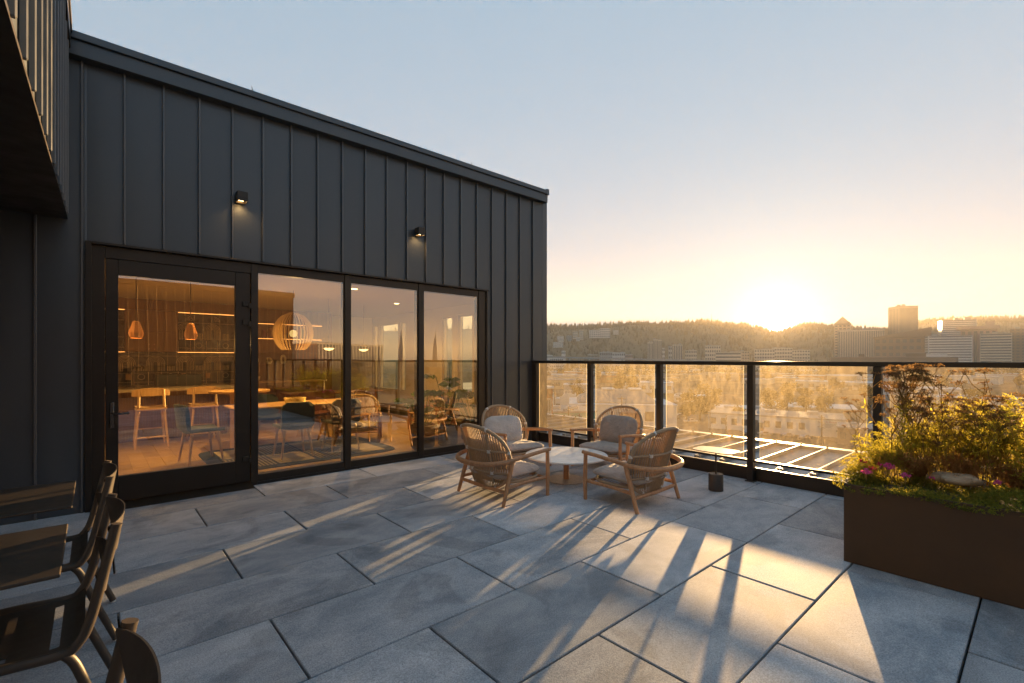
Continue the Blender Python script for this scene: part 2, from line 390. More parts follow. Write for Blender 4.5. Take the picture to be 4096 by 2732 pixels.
# ---------------------------------------------------------------- pavilion: cladding, seams, coping
HEADZ, X0, X1 = 2.645, -9.0, 6.392
OPX0, OPX1 = -.055, 4.955                      # glazed opening
seam_x = [-.09 + .3213*k for k in range(-27, 21)]
xs = [X0] + [x for x in seam_x if x > X0+.05 and x < X1-.2] + [X1]
cores = MB()
core_y0 = WY + .02
cores.box(X0, OPX0-.02, core_y0, core_y0+.2, -.05, 4.5); cores.box(OPX1+.02, X1-.01, core_y0, core_y0+.2, -.05, 4.5)
cores.box(OPX0-.02, OPX1+.02, core_y0, core_y0+.2, HEADZ+.01, 4.5)
obj("wall_core", cores, M['frame'], ROOF)
def panel(x0, x1, z0, z1):
    mb = MB(); bow = .003
    n = 6
    def f(u, v):
        x = x0 + (x1-x0)*u
        return (x, WY - bow*sin(pi*u)*(1 if int(x0*100) % 2 else -.6), z0 + (z1-z0)*v)
    mb.grid(f, n, 5)
    mb.grid(lambda u, v: (x0+(x1-x0)*u, WY+.012, z0+(z1-z0)*(1-v)), 2, 2)
    return obj("cladding_panel", mb, M['clad'], ROOF, 40)
for a, b in zip(xs[:-1], xs[1:]):
    if b <= OPX0 or a >= OPX1 or True:
        segs = [(-.02, 4.46)]
        if b > OPX0 and a < OPX1:
            segs = []
            if a < OPX0: panel(a, OPX0, -.02, 4.46); panel(OPX0, b, HEADZ, 4.46)
            elif b > OPX1: panel(OPX1, b, -.02, 4.46); panel(a, OPX1, HEADZ, 4.46)
            else: panel(a, b, HEADZ, 4.46)
        for z0, z1 in segs: panel(a, b, z0, z1)
for x in xs[1:-1]:
    z0 = HEADZ+.02 if OPX0 < x < OPX1 else 0.0
    mb = MB(); mb.box(x-.0095, x+.0095, WY-.034, WY+.004, z0, 4.45, .003)
    obj("seam", mb, M['seam'], ROOF)
mb = MB(); mb.box(X1-.125, X1+.004, WY-.006, WY+.014, 0, 4.45, .002);
obj("corner_trim", mb, M['clad'], ROOF)
mb = MB(); ya = WY+.016
for a_, b_, z_ in ((8.40,8.95,.55),(9.18,9.60,.55),(11.38,11.66,.62),(11.80,12.96,.62),(13.05,13.32,.62)):
    mb.box(X1-.012, X1+.004, ya, a_, -.6, 4.45); mb.box(X1-.0118, X1+.0038, a_, b_, -.6, z_); mb.box(X1-.0118, X1+.0038, a_, b_, 2.5, 4.45); ya = b_
mb.box(X1-.012, X1+.004, ya, WY+7.5, -.6, 4.45); obj("side_cladding", mb, M['clad'], ROOF)
mb = MB(); mb.box(X0, X1-.088, WY-.115, WY+.4, 4.40, 4.545, .003); obj("fascia", mb, M['clad'], ROOF)
mb = MB(); mb.box(X0, X1-.085, WY-.145, WY+.5, 4.545, 4.615, .004)
mb.add([(X0,WY-.14,4.615),(X1-.09,WY-.14,4.615),(X1-.09,WY+.5,4.66),(X0,WY+.5,4.66)], [(0,1,2,3)])
mb.box(X1-.15, X1-.080, WY-.150, WY+.5, 4.53, 4.635, .004)
obj("coping", mb, M['clad'], ROOF)
mb = MB(); mb.box(X0, X1-.02, WY+.1, WY+7.6, 4.3, 4.42); obj("roof", mb, M['frame'], ROOF)
for x in (1.40, 4.62):
    mb = MB(); mb.tube([(x, WY-.02, 4.61), (x, WY-.02, 4.70)], .006, 5); mb.tube([(x+.02, WY-.01, 4.66), (x-.012, WY-.03, 4.72)], .003, 5)
    obj("coping_clip", mb, M['seam'], ROOF)

# frames
FY = WY + .012                                  # front plane of the glazing frame
fr = MB()
fr.box(OPX0-.012, OPX0+.035, WY-.045, WY+.05, 0.0, HEADZ+.012, .003)          # left trim
fr.box(OPX0+.036, OPX1+.012, WY-.052, WY+.05, HEADZ-.012, HEADZ+.012, .003)          # drip cap
fr.box(OPX1-.02, OPX1+.012, WY-.02, WY+.05, 0.0, HEADZ-.013, .003)
obj("opening_trim", fr, M['frame'], ROOF)
LX0 = .083
fr = MB()
fr.box(OPX0+.035, LX0-.003, FY-.004, FY+.12, 0, HEADZ-.012, .002)
fr.box(LX0-.002, 1.393, FY-.002, FY+.12, 2.515, HEADZ-.013, .002)
obj("door_frame", fr, M['frame'], ROOF)
door = link("door", None, ROOF)
d = MB(); LZ0, LZ1 = .045, 2.512; GX0, GX1, GZ0, GZ1 = .184, 1.232, .30, 2.355
LX0, LX1 = .083, 1.387; DY0, DY1 = FY+.008, FY+.075
d.box(LX0, GX0, DY0, DY1, LZ0, LZ1, .004); d.box(GX1, LX1, DY0, DY1, LZ0, LZ1, .004)
d.box(GX0+.0005, GX1-.0005, DY0+.001, DY1, LZ0, GZ0, .002); d.box(GX0+.0005, GX1-.0005, DY0+.001, DY1, GZ1, LZ1, .002)
obj("leaf", d, M['frame'], door)
g = MB(); g.quad((GX0,FY+.03,GZ0),(GX1,FY+.03,GZ0),(GX1,FY+.03,GZ1),(GX0,FY+.03,GZ1)); obj("pane", g, M['winglass'], door)
h = MB(); hx = .133
h.box(hx-.018, hx+.018, DY0-.012, DY0-.0005, .80, 1.06, .006)
h.tube([(hx, DY0-.008, .945), (hx, DY0-.055, .945), (hx+.02, DY0-.06, .945), (hx+.135, DY0-.06, .945)], .011, 10)
h.lathe([(.0001,0),(.010,0),(.010,.012),(.0001,.012)], 12); h.xf(Matrix.Translation((hx, DY0-.012, .86)) @ Matrix.Rotation(pi/2, 4, 'X'), len(h.v)-48)
obj("handle", h, pm("door_handle_metal", (.12,.115,.11), .25, .9, .05), door, 40)
for z in (2.15, 1.93, .32):
    h = MB(); h.box(1.305, 1.375, DY0-.022, DY0-.0005, z-.03, z+.03, .004); h.box(1.362, 1.392, DY0-.034, DY0-.0225, z-.055, z+.012, .004)
    obj("hinge", h, M['rail'], door)
th = MB(); th.add([(-.03,FY-.17,.003),(1.40,FY-.17,.003),(1.40,FY+.1,.042),(-.03,FY+.1,.042),(-.03,FY-.165,-.02),(1.40,FY-.165,-.02)], [(0,1,2,3),(4,5,1,0)])
obj("threshold", th, M['bronze'], ROOF)
wins = [(1.462, 2.524), (2.607, 3.652), (3.744, 4.787)]
fr = MB(); fr.box(1.394, 1.461, FY-.012, FY+.12, 0, HEADZ-.013, .002); obj("door_post", fr, M['frame'], ROOF)
edges = [(1.462,1.463), (2.525,2.606), (3.653,3.743), (4.788,4.934)]
for i, (a, b) in enumerate(wins):
    w = link("window", None, ROOF)
    f = MB(); L = edges[i][1] if i else 1.462; R = edges[i+1][0]
    f.box(a, b, FY+.001, FY+.12, 0, .112, .003); f.box(a, b, FY+.001, FY+.12, 2.53, HEADZ-.013, .003)
    f.box(edges[i+1][0]-.001, edges[i+1][1]+.001, FY-.008, FY+.12, 0, HEADZ-.0135, .004)
    f.box(a, a+.012, FY+.012, FY+.1, .112, 2.53); f.box(b-.012, b, FY+.012, FY+.1, .112, 2.53)
    obj("frame", f, M['frame'], w)
    g = MB(); g.quad((a,FY+.02,.112),(b,FY+.02,.112),(b,FY+.02,2.53),(a,FY+.02,2.53)); obj("pane", g, M['winglass'], w)
    f = MB(); f.box(a, b, FY-.014, FY+.0, -.01, .03, .004); obj("sill", f, M['frame'], w)

# wall lamps
lamp_led = emit_mat("lamp_led", (1.0,.55,.2), 3.2)
for k, (x, z) in enumerate([(1.275, 3.365), (3.62, 3.385)]):
    t = thing("wall_lamp", ["black cube wall lamp lit above the glass door", "black cube wall lamp lit above the middle tall window"][k], "wall lamp", (x, WY, z), 0, "cube lamps on the metal wall")
    b = MB(); b.box(-.04,.04,-.03,-.001,-.04,.04,.002); obj("mount", b, M['rail'], t)
    b = MB()
    b.box(-.055,.055,-.145,-.03,-.02,.055,.003); b.box(-.055,-.047,-.145,-.03,-.055,-.02); b.box(.047,.055,-.145,-.03,-.055,-.02); b.box(-.047,.047,-.145,-.137,-.055,-.02); b.box(-.047,.047,-.038,-.03,-.055,-.02)
    obj("housing", b, M['rail'], t)
    b = MB(); b.box(-.03,.03,-.12,-.055,-.034,-.021,.003); obj("lens", b, lamp_led, t)
    ld = bpy.data.lights.new("lamp_glow", 'SPOT'); ld.energy = .9; ld.color = (1,.55,.2); ld.spot_size = radians(130); ld.spot_blend = .7; ld.shadow_soft_size = .02
    lo = bpy.data.objects.new("lamp_glow", ld); COL.objects.link(lo); lo.parent = t; lo.location = (0,-.088,-.04)

# ---------------------------------------------------------------- upper wing overhanging on the left
WING = thing("upper_wing", "ribbed dark metal upper storey jutting over the dining tables", "building")
XW = -.202
zed = lambda y: 2.86 + (y-6.2)*.078
mb = MB(); mb.add([(XW,6.24,2.86),(XW,-4,zed(-4)),(XW,-4,4.6),(XW,6.24,4.6),(-6,6.24,2.86),(-6,-4,zed(-4))], [(0,1,2,3),(0,4,5,1)])
mb.add([(XW,-4,zed(-4)),(-6,-4,zed(-4)),(-6,-4,4.6),(XW,-4,4.6)], [(0,1,2,3)])
obj("facade", mb, M['clad'], WING)
mb = MB(); mb.add([(XW+.012,6.235,2.845),(XW+.012,-4,zed(-4)-.015),(-6,-4,zed(-4)-.015),(-6,6.235,2.845),(XW+.012,6.235,2.865),(XW+.012,-4,zed(-4)+.005)], [(3,2,1,0),(0,1,5,4)])
obj("soffit", mb, M['bronze'], WING)
y = 5.93
while y > -3.8:
    zb = zed(y)-.004
    mb = MB(); mb.box(XW+.001, XW+.026, y-.009, y+.009, zb, 4.42, .004); obj("rib", mb, M['seam'], WING)
    y -= .3213
mb = MB(); mb.box(-6, XW+.035, -4.2, 6.10, 4.43, 4.6, .003); mb.box(-6, XW+.047, -4.25, 6.09, 4.58, 4.66, .004); obj("coping", mb, M['bronze'], WING)

# rear wing behind the camera, seen in the window reflections
REAR = thing("rear_wing", "dark metal wing across the deck, mirrored in the glass door", "building")
YR = -11.9
M['rib_sunlit'] = pm('sunlit_tint_seam', (.34,.20,.08), .4, .2, .1, 5)  # ribs far brighter than the wall: sunlit seam highlights painted as colour
mb = MB(); mb.box(-14, 7.27, YR-6, YR, -1.2, 4.55); M['rearclad'] = pm("sunlit_tint_cladding", (.060,.030,.011), .5, .1, .1, 2); obj("wall", mb, M['rearclad'], REAR)  # the warm tint puts orange sunlight into the cladding colour
mb = MB(); mb.box(-14.1, 7.33, YR-6.1, YR+.06, 4.50, 4.72, .004); obj("coping", mb, M['rearclad'], REAR)
for k in range(60):
    x = 7.1 - .3213*k
    mb = MB(); mb.box(x-.007, x+.007, YR+.001, YR+.007, 0, 4.5, .003); obj("rib", mb, M['rib_sunlit'], REAR)

# ---------------------------------------------------------------- railing, curb, lower roof
RAIL = thing("glass_railing", "dark metal railing with dusty glass panes along the deck edge", "railing")
YN = -11.5
mb = MB(); mb.box(5.985, 6.09, YN, 6.228, 1.421, 1.470, .004); obj("top_rail", mb, M['rail'], RAIL)
mb = MB(); mb.box(6.028, 6.088, YN, 6.228, .233, .262, .003); obj("bottom_rail", mb, M['rail'], RAIL)
posts = [6.175] + [4.901 - 1.2515*k for k in range(0, 14)]
for i, y in enumerate(posts):
    w = .055 if i == 0 else .036
    mb = MB(); mb.box(5.993, 6.075, y-w, y+w, 0, 1.4205, .004)
    if i: mb.box(5.975, 6.09, y-.055, y+.055, 0.001, .012, .003)
    obj("post", mb, M['rail'], RAIL)
for i in range(len(posts)-1):
    a, b = posts[i+1]+.095, posts[i]-.095
    if i == 0: b = 6.09
    mb = MB(); x, t = 6.050, .006
    mb.quad((x-t,b,.263),(x-t,a,.263),(x-t,a,1.4208),(x-t,b,1.4208), 0)
    mb.quad((x+t,a,.263),(x+t,b,.263),(x+t,b,1.4208),(x+t,a,1.4208), 0)
    mb.quad((x-t,a,.263),(x+t,a,.263),(x+t,a,1.4208),(x-t,a,1.4208), 1); mb.quad((x+t,b,.263),(x-t,b,.263),(x-t,b,1.4208),(x+t,b,1.4208), 1)
    obj("glass_pane", mb, [M['railglass'], M['glassedge']], RAIL)
mb = MB(); mb.box(6.10, 6.135, YN, 6.236, -.6, .158, .004)
tag(obj("parapet_curb", mb, M['bronze']), "low dark brown metal curb under the railing", "curb")
LR = thing("lower_roof", "lower standing seam metal roof just beyond the railing", "roof")
mb = MB(); mb.box(6.137, 8.42, -14, 22, -.3, .078); obj("roof_sheet", mb, M['roofmetal'], LR)
mb = MB(); mb.box(8.40, 8.56, -14, 22, -.3, .128, .006); obj("gutter_edge", mb, M['roofmetal'], LR)
y = 14.9
while y > -8:
    mb = MB(); mb.box(6.41, 8.395, y-.013, y+.013, .0785, .136, .006); mb.box(6.405, 6.425, y-.06, y+.012, .0785, .134, .003)
    obj("roof_seam", mb, M['roofmetal'], LR)
    if y > 0:
        mb = MB(); mb.lathe([(.014,0),(.014,.03),(.006,.035)], 8, (8.44, y, .1285)); obj("seam_clip", mb, M['rail'], LR)
    y -= .3620
# ---------------------------------------------------------------- rope lounge chairs
M['teak'] = wood_mat("teak", (.36,.17,.075), (.52,.28,.14), .5, (9,9,2.2), 4)
M['rope'] = pm("rope_cord", (.42,.27,.145), .8, 0, .2, 40, .5, 260)
M['ropewrap'] = pm("rope_wrap", (.37,.265,.17), .8, 0, .14, 30, .35, 160, stretch=(1,1,1))
M['cuff'] = pm("pale_cuff", (.62,.58,.54), .6, 0, .1, 20)
def fabric(name, col, scale=26.0):
    m, n, l, b, out = nodes(name)
    tc = n.new("ShaderNodeTexCoord"); nz = n.new("ShaderNodeTexNoise"); nz.inputs['Scale'].default_value = 9; nz.inputs['Detail'].default_value = 5
    l.new(tc.outputs['Object'], nz.inputs['Vector'])
    mr = n.new("ShaderNodeMapRange"); mr.inputs[1].default_value=.3; mr.inputs[2].default_value=.7; mr.inputs[3].default_value=.87; mr.inputs[4].default_value=1.12; l.new(nz.outputs[0], mr.inputs[0])
    vm = n.new("ShaderNodeVectorMath"); vm.operation='SCALE'; vm.inputs[0].default_value = col; l.new(mr.outputs[0], vm.inputs['Scale']); l.new(vm.outputs[0], b.inputs['Base Color'])
    b.inputs['Roughness'].default_value = .85; b.inputs['Sheen Weight'].default_value = .25; b.inputs['Specular IOR Level'].default_value = .25
    w = n.new("ShaderNodeTexNoise"); w.inputs['Scale'].default_value = 420; l.new(tc.outputs['Object'], w.inputs['Vector'])
    f = n.new("ShaderNodeTexNoise"); f.inputs['Scale'].default_value = scale*.45; f.inputs['Distortion'].default_value = 1.6; l.new(tc.outputs['Object'], f.inputs['Vector'])
    b1 = n.new("ShaderNodeBump"); b1.inputs['Strength'].default_value=.3; b1.inputs['Distance'].default_value=.001; l.new(w.outputs[0], b1.inputs['Height'])
    b2 = n.new("ShaderNodeBump"); b2.inputs['Strength'].default_value=.7; b2.inputs['Distance'].default_value=.022; l.new(f.outputs[0], b2.inputs['Height']); l.new(b1.outputs[0], b2.inputs['Normal']); l.new(b2.outputs[0], b.inputs['Normal'])
    return m
M['cushion'] = fabric("cushion_fabric", (.40,.335,.29))
M['pillow'] = fabric("pillow_fabric", (.33,.275,.235))

def spow(v, p): return math.copysign(abs(v)**p, v)
def cushion_mb(w, d, h, seed, e=.45, puff=.55, piping=True):
    """soft box: w along x, d along y, h thick, centred, with wrinkles"""
    mb = MB(); rg = random.Random(seed); ph = [rg.uniform(0, 6.28) for _ in range(6)]
    NU, NV = 40, 20
    def f(u, v):
        a = 2*pi*u; t = -pi/2 + pi*v
        ct, st = cos(t), sin(t)
        x = spow(cos(a), e)*spow(ct, .38)*w/2; y = spow(sin(a), e)*spow(ct, .38)*d/2
        rr = max(abs(x)/(w/2), abs(y)/(d/2))
        z = spow(st, .8)*h/2*(1-.55*puff*rr**3)
        z += .006*sin(9*x/w*3+ph[0]+4*y)*cos(7*y/d+ph[1]) * (1 if st > 0 else 0)
        k = 1 + .012*sin(5*a+ph[2]) + .008*sin(11*a+ph[3])
        return (x*k, y*k, z)
    mb.grid(f, NU, NV, closed=True)
    if piping:
        mb.tube([(spow(cos(2*pi*i/48), e)*w/2*1.004, spow(sin(2*pi*i/48), e)*d/2*1.004, 0) for i in range(48)], .0045, 5, closed=True)
    return mb

def smooth_path(pts, n=6):
    P = [Vector(p) for p in pts]; out = []
    for i in range(len(P)-1):
        p0, p1, p2, p3 = P[max(i-1,0)], P[i], P[i+1], P[min(i+2,len(P)-1)]
        for k in range(n):
            t = k/n
            out.append(.5*((2*p1)+(p2-p0)*t+(2*p0-5*p1+4*p2-p3)*t*t+(3*p1-p0-3*p2+p3)*t**3))
    out.append(P[-1]); return out

ZB, ZT, ZC = .115, .800, .50
def shell_x(z, y):  # back surface: leans back and wraps forward
    t = max(0.0, (z-ZB)/(ZT-ZB))
    return -.262 - .190*t**1.15 + 1.05*y*y*(1-.1*t)
def shell_w(z):
    t = (z-ZC)/((ZT-ZC) if z > ZC else (ZC-ZB))
    return .372*max(0, 1-abs(t)**2.35)**(1/2.35)
def make_lounge():
    t = thing("lounge_chair", "x", "lounge chair")
    for s in (-1, 1):
        mb = MB(); mb.tube([(.322, s*.385, 0), (.325, s*.385, .25), (.318, s*.385, .492)], [.0195,.0225,.021], 12); obj("leg", mb, M['teak'], t, 50)
        mb = MB(); mb.tube([(-.325, s*.39, 0), (-.245, s*.383, .25), (-.175, s*.378, .46)], [.0185,.0235,.021], 12); obj("leg", mb, M['teak'], t, 50)
        mb = MB(); mb.tube([(-.262, s*.365, .175), (0, s*.35, .185), (.32, s*.362, .195)], .0185, 10); obj("side_rail", mb, M['teak'], t, 50)
    arm = smooth_path([(.352,.392,.503),(.15,.396,.490),(-.10,.392,.464),(-.30,.362,.440),(-.42,.27,.425),(-.475,.13,.418),(-.487,0,.416),
                       (-.475,-.13,.418),(-.42,-.27,.425),(-.30,-.362,.440),(-.10,-.392,.464),(.15,-.396,.490),(.352,-.392,.503)], 5)
    mb = MB(); N = len(arm); mb.tube(arm, [.0235 - .0035*cos(2*pi*i/(N-1)) for i in range(N)], 12); obj("arm_hoop", mb, M['teak'], t, 50)
    mb = MB(); mb.tube([(-.278,-.37,.135), (-.285,0,.130), (-.278,.37,.135)], .019, 10); obj("stretcher", mb, M['teak'], t, 50)
    mb = MB(); mb.tube([(.322,-.37,.19), (.322,.37,.19)], .017, 10); obj("front_rail", mb, M['teak'], t, 50)
    # seat frame wound with rope
    mb = MB(); ring = [(spow(cos(a),.6)*.27+.04, spow(sin(a),.6)*.335, .212+.012*cos(a)) for a in [2*pi*i/40 for i in range(40)]]
    mb.tube(ring, .016, 8, closed=True); obj("seat_frame", mb, M['ropewrap'], t, 50)
    for k in range(15):
        y = -.30 + .6*k/14; xx = .27*(1-abs(y/.335)**3.3)**.3
        mb = MB(); mb.tube([(-xx+.04, y, .205), (.04, y, .188), (xx+.04, y, .215)], .005, 4); obj("seat_rope", mb, M['rope'], t)
    # rim of the back
    rim = []
    for i in range(72):
        a = 2*pi*i/72; z = (ZC+(ZT-ZC)*spow(sin(a),2/2.35)) if sin(a) > 0 else (ZC+(ZC-ZB)*spow(sin(a),2/2.35))
        y = .372*spow(cos(a),2/2.35); rim.append((shell_x(z,y), y, z))
    mb = MB(); mb.tube(rim, .0185, 10, closed=True); obj("back_rim", mb, M['ropewrap'], t, 60)
    for s in (-1, 1):                           # two uprights behind the rope
        pts = []
        for i in range(13):
            z = .135+.64*i/12; y = s*(.150+.055*(z-.12)/.66)
            if abs(y) < shell_w(z): pts.append((shell_x(z,y)-.010, y, z))
        mb = MB(); mb.tube(pts, .0135, 8); obj("upright", mb, M['ropewrap'], t, 50)
    for z0 in (.30, .535):                      # cross bands
        pts = []; w = shell_w(z0)*.985
        for i in range(21):
            y = -w+2*w*i/20; pts.append((shell_x(z0,y)-.006, y, z0))
        mb = MB(); mb.tube(pts, .0125, 8); obj("cross_band", mb, M['ropewrap'], t, 50)
    cu = []
    for s in (-1, 1):
        for z0 in (.30, .535):
            w = shell_w(z0); cu.append((shell_x(z0,s*w), s*w, z0, (0,0,1)))
            y = s*(.150+.055*(z0-.12)/.66); cu.append((shell_x(z0,y)-.010, y, z0, (0,0,1)))
        z0 = .785; y = s*.205; zt = ZC+(ZT-ZC)*(1-(abs(y)/.372)**2.35)**(1/2.35); cu.append((shell_x(zt,y), y, zt, (0,1,-.3*s)))
        y = s*.17; zt = ZC-(ZC-ZB)*(1-(abs(y)/.372)**2.35)**(1/2.35); cu.append((shell_x(zt,y), y, zt, (0,1,.5*s)))
    for x, y, z, d in cu:
        d = Vector(d).normalized()*.016; p = Vector((x,y,z))
        mb = MB(); mb.tube([p-d, p-d*.5, p+d*.5, p+d], .0215, 9); obj("cuff", mb, M['cuff'], t, 50)
    NS = 30                                     # vertical strands
    for k in range(NS):
        uu = -1+2*(k+.5)/NS
        pts = []
        for i in range(40):
            z = ZB+(ZT-ZB)*i/39; y = uu*.372*(.76+.24*min(1,(z-ZB)/(.5*(ZT-ZB)))**.8)
            if abs(y) < shell_w(z)-.002: pts.append((shell_x(z,y), y, z))
        if len(pts) < 4: continue
        idx = sorted(set(int(round(j*(len(pts)-1)/7)) for j in range(8)))
        pts = [pts[j] for j in idx]
        mb = MB(); mb.tube(pts, .0068, 4, cap=False); obj("rope", mb, M['rope'], t, 80)
    c = cushion_mb(.625, .66, .125, 5, .42, .8); c.xf(Matrix.Translation((.022, 0, .277)) @ Matrix.Rotation(radians(-2), 4, 'Y'))
    obj("seat_cushion", c, M['cushion'], t, 60)
    return t
TC = (4.38, 3.94)
chair_specs = [  # x, y, heading (faces), label
    (3.415, 4.02, 0.0, "rope lounge chair facing the railing, its woven back nearest the tall windows"),
    (4.315, 2.94, pi/2, "rope lounge chair with its woven back to the camera, nearest the small black-footed side table"),
    (5.36, 4.03, pi+.06, "rope lounge chair backed against the railing, holding a brown pillow"),
    (4.44, 4.97, -pi/2-.10, "rope lounge chair in the corner by the metal wall, holding a crumpled grey pillow")]
base_chair = make_lounge(); chairs = []
for i, (x, y, rz, lb) in enumerate(chair_specs):
    o = base_chair if i == 0 else dup(base_chair, (x,y,0), rz)
    o.location = (x,y,.001); o.rotation_euler = (0,0,rz); o['label'] = lb; o['group'] = "rope lounge chairs round the low table"; chairs.append(o)
pil = [(-.155, 0, .475, 22, .0, "pillow behind the ropes of the front left lounge chair"), (-.155, -.01, .475, 22, 0, "pillow behind the ropes of the front right lounge chair"),
       (-.17, .035, .50, 22, .06, "plump brown pillow leaning in the lounge chair by the railing"), (-.165, -.07, .49, 24, -.2, "crumpled pale grey pillow in the lounge chair by the metal wall")]
M['pillow2'] = fabric("pale_pillow_fabric", (.50,.46,.43), 40)
for i, (dx, dy, z, tilt, yaw, lb) in enumerate(pil):
    x, y, rz, _ = chair_specs[i]
    c = cushion_mb(.57, .41, .16, 20+i, .5, .9, False)
    c.xf(Matrix.Rotation(radians(90-tilt)*1, 4, 'Y') @ Matrix.Rotation(pi/2, 4, 'Z'))
    # long side across the chair
    o = obj("pillow", c, M['pillow2'] if i == 3 else M['pillow'], None, 60)
    R = Matrix.Rotation(rz, 4, 'Z') @ Vector((dx, dy, 0))
    o.location = (x+R.x, y+R.y, z); o.rotation_euler = (0, 0, rz+yaw)
    tag(o, lb, "pillow", "pillows on the lounge chairs")

# ---------------------------------------------------------------- low round table, side table
def marble():
    m, n, l, b, out = nodes("pale_stone_top")
    tc = n.new("ShaderNodeTexCoord"); nz = n.new("ShaderNodeTexNoise"); nz.inputs['Scale'].default_value = 5; nz.inputs['Detail'].default_value = 9; nz.inputs['Distortion'].default_value = 1.5; l.new(tc.outputs['Object'], nz.inputs['Vector'])
    cr = n.new("ShaderNodeValToRGB"); e = cr.color_ramp.elements; e[0].position=.35; e[0].color=(.58,.56,.54,1); e[1].position=.6; e[1].color=(.74,.72,.70,1); l.new(nz.outputs[0], cr.inputs[0]); l.new(cr.outputs[0], b.inputs['Base Color'])
    b.inputs['Roughness'].default_value = .32; return m
M['marble'] = marble()
t = thing("coffee_table", "low round pale stone coffee table in the middle of the lounge chairs", "coffee table", (TC[0], TC[1], .001))
mb = MB(); mb.lathe([(.0001,.292),(.49,.292),(.505,.298),(.508,.308),(.503,.317),(.0001,.318)], 64); obj("tabletop", mb, M['marble'], t, 40)
mb = MB(); mb.tube([(0,0,.014),(0,0,.291)], .034, 20); obj("pedestal", mb, M['teak'], t, 40)
mb = MB(); mb.lathe([(.0001,0),(.236,0),(.24,.004),(.238,.010),(.06,.013),(.0001,.0135)], 48); obj("base_disc", mb, pm("speckled_base", (.42,.36,.30), .55, 0, .45, 60), t, 40)
t = thing("side_table", "small side table with thin rounded top on a dark drum foot", "side table", (5.318, 2.50, .001))
poly = [(spow(cos(a),.5)*.165, spow(sin(a),.5)*.235) for a in [2*pi*i/56 for i in range(56)]]
mb = MB(); mb.prism([(p[0]*.985, p[1]*.985) for p in poly], .447, .451); mb.prism(poly, .4505, .460); obj("tabletop", mb, pm("side_table_top", (.50,.40,.30), .38, 0, .06, 6), t, 30)
mb = MB(); mb.tube([(0,0,.188),(0,0,.449)], .0095, 12); obj("stem", mb, M['rail'], t, 40)
mb = MB(); mb.lathe([(.0001,0),(.076,0),(.079,.003),(.079,.182),(.074,.188),(.0001,.189)], 40); obj("drum_foot", mb, pm("drum_foot_paint", (.035,.032,.03), .55, 0, .1, 8), t, 40)

# ---------------------------------------------------------------- dark metal dining chairs and tables
M['powder'] = pm("powder_coat", (.052,.038,.027), .48, .1, .08, 10, .04, 500)
M['glide'] = pm("clear_glide", (.6,.6,.58), .3, 0, .05, 10)
def band_back(zc, hh, w, xb, dep, sag):
    """curved leaf-shaped back plate: concave, thicker in the middle"""
    mb = MB(); NU, NV = 17, 5; th = .0045
    def f(u, v, off):
        s = -1+2*u; y = s*w
        taper = max(0.0, 1-abs(s)**2.3)**.85
        z = zc + sag*(1-s*s) - (1-v)*2*hh*(.05+.95*taper)
        x = xb + dep*(1-s*s)**.8 + .16*(z-zc)
        return (x+off, y, z)
    mb.grid(lambda u, v: f(u, v, 0), NU, NV); mb.grid(lambda u, v: f(1-u, v, th), NU, NV)
    for v in (0, 1):
        mb.grid(lambda u, k: f(u if v == 0 else 1-u, v, th*(1-k)), NU, 2)
    return mb
def make_bistro():
    t = thing("dining_chair", "x", "dining chair")
    sx, hw = 0, .262                              # local frame: faces -x, back posts at +x
    for s in (-1, 1):
        side = smooth_path([(-.455, s*hw, .425), (-.42, s*hw, .445), (-.25, s*hw, .448), (-.09, s*hw, .440), (-.045, s*hw, .465), (-.015, s*hw, .53), (.02, s*hw, .68), (.062, s*hw, .875)], 5)
        mb = MB(); mb.tube(side, .0172, 12); obj("side_tube", mb, M['powder'], t, 50)
        mb = MB(); mb.tube(smooth_path([(-.085, s*hw, .438), (-.055, s*(hw+.002), .395), (-.01, s*(hw+.002), .26), (.085, s*(hw+.002), .012)], 4), .0162, 12); obj("leg", mb, M['powder'], t, 50)
        mb = MB(); mb.tube(smooth_path([(-.40, s*hw, .44), (-.43, s*(hw+.002), .38), (-.445, s*(hw+.002), .2), (-.475, s*(hw+.002), .012)], 4), .0162, 12); obj("leg", mb, M['powder'], t, 50)
        for x in (.085, -.475):
            mb = MB(); mb.lathe([(.010,-.011),(.0135,-.009),(.0135,0)], 10, (x, s*(hw+.002), .0115)); obj("glide", mb, M['glide'], t)
    slots = [(-.125,-.098), (-.262,-.235), (-.399,-.372)]
    def seat_z(x, y):
        r = 0 if x < -.09 else ((x+.09)/.06)**2*.030
        return .447 + r - .010*(1-(y/.25)**2)*(1 if x < -.1 else .4)
    cuts = [-.445] + [c for sl in sorted(slots) for c in sl] + [-.06, -.03]
    mb = MB()
    for a, b in zip(cuts[:-1], cuts[1:]):
        slot = (a, b) in slots
        for y0, y1 in ([(-.250,-.20), (.20,.250)] if slot else [(-.250,.250)]):
            nu = 3; nv = 9 if not slot else 3
            for zz, flip in ((0,0), (-.004,1)):
                mb.grid(lambda u, v: (a+(b-a)*(u if not flip else 1-u), y0+(y1-y0)*v, seat_z(a+(b-a)*(u if not flip else 1-u), y0+(y1-y0)*v)+zz), nu, nv)
    obj("seat", mb, M['powder'], t, 50)
    mb = MB(); mb.tube(smooth_path([(-.455,-hw,.425),(-.468,-.15,.418),(-.47,0,.416),(-.468,.15,.418),(-.455,hw,.425)], 4), .0145, 10); obj("front_tube", mb, M['powder'], t, 50)
    obj("back_plate", band_back(.868, .082, hw-.004, .036, .055, .010), M['powder'], t, 40)
    obj("back_plate", band_back(.695, .070, hw-.004, .002, .052, .004), M['powder'], t, 40)
    return t
bis = make_bistro()
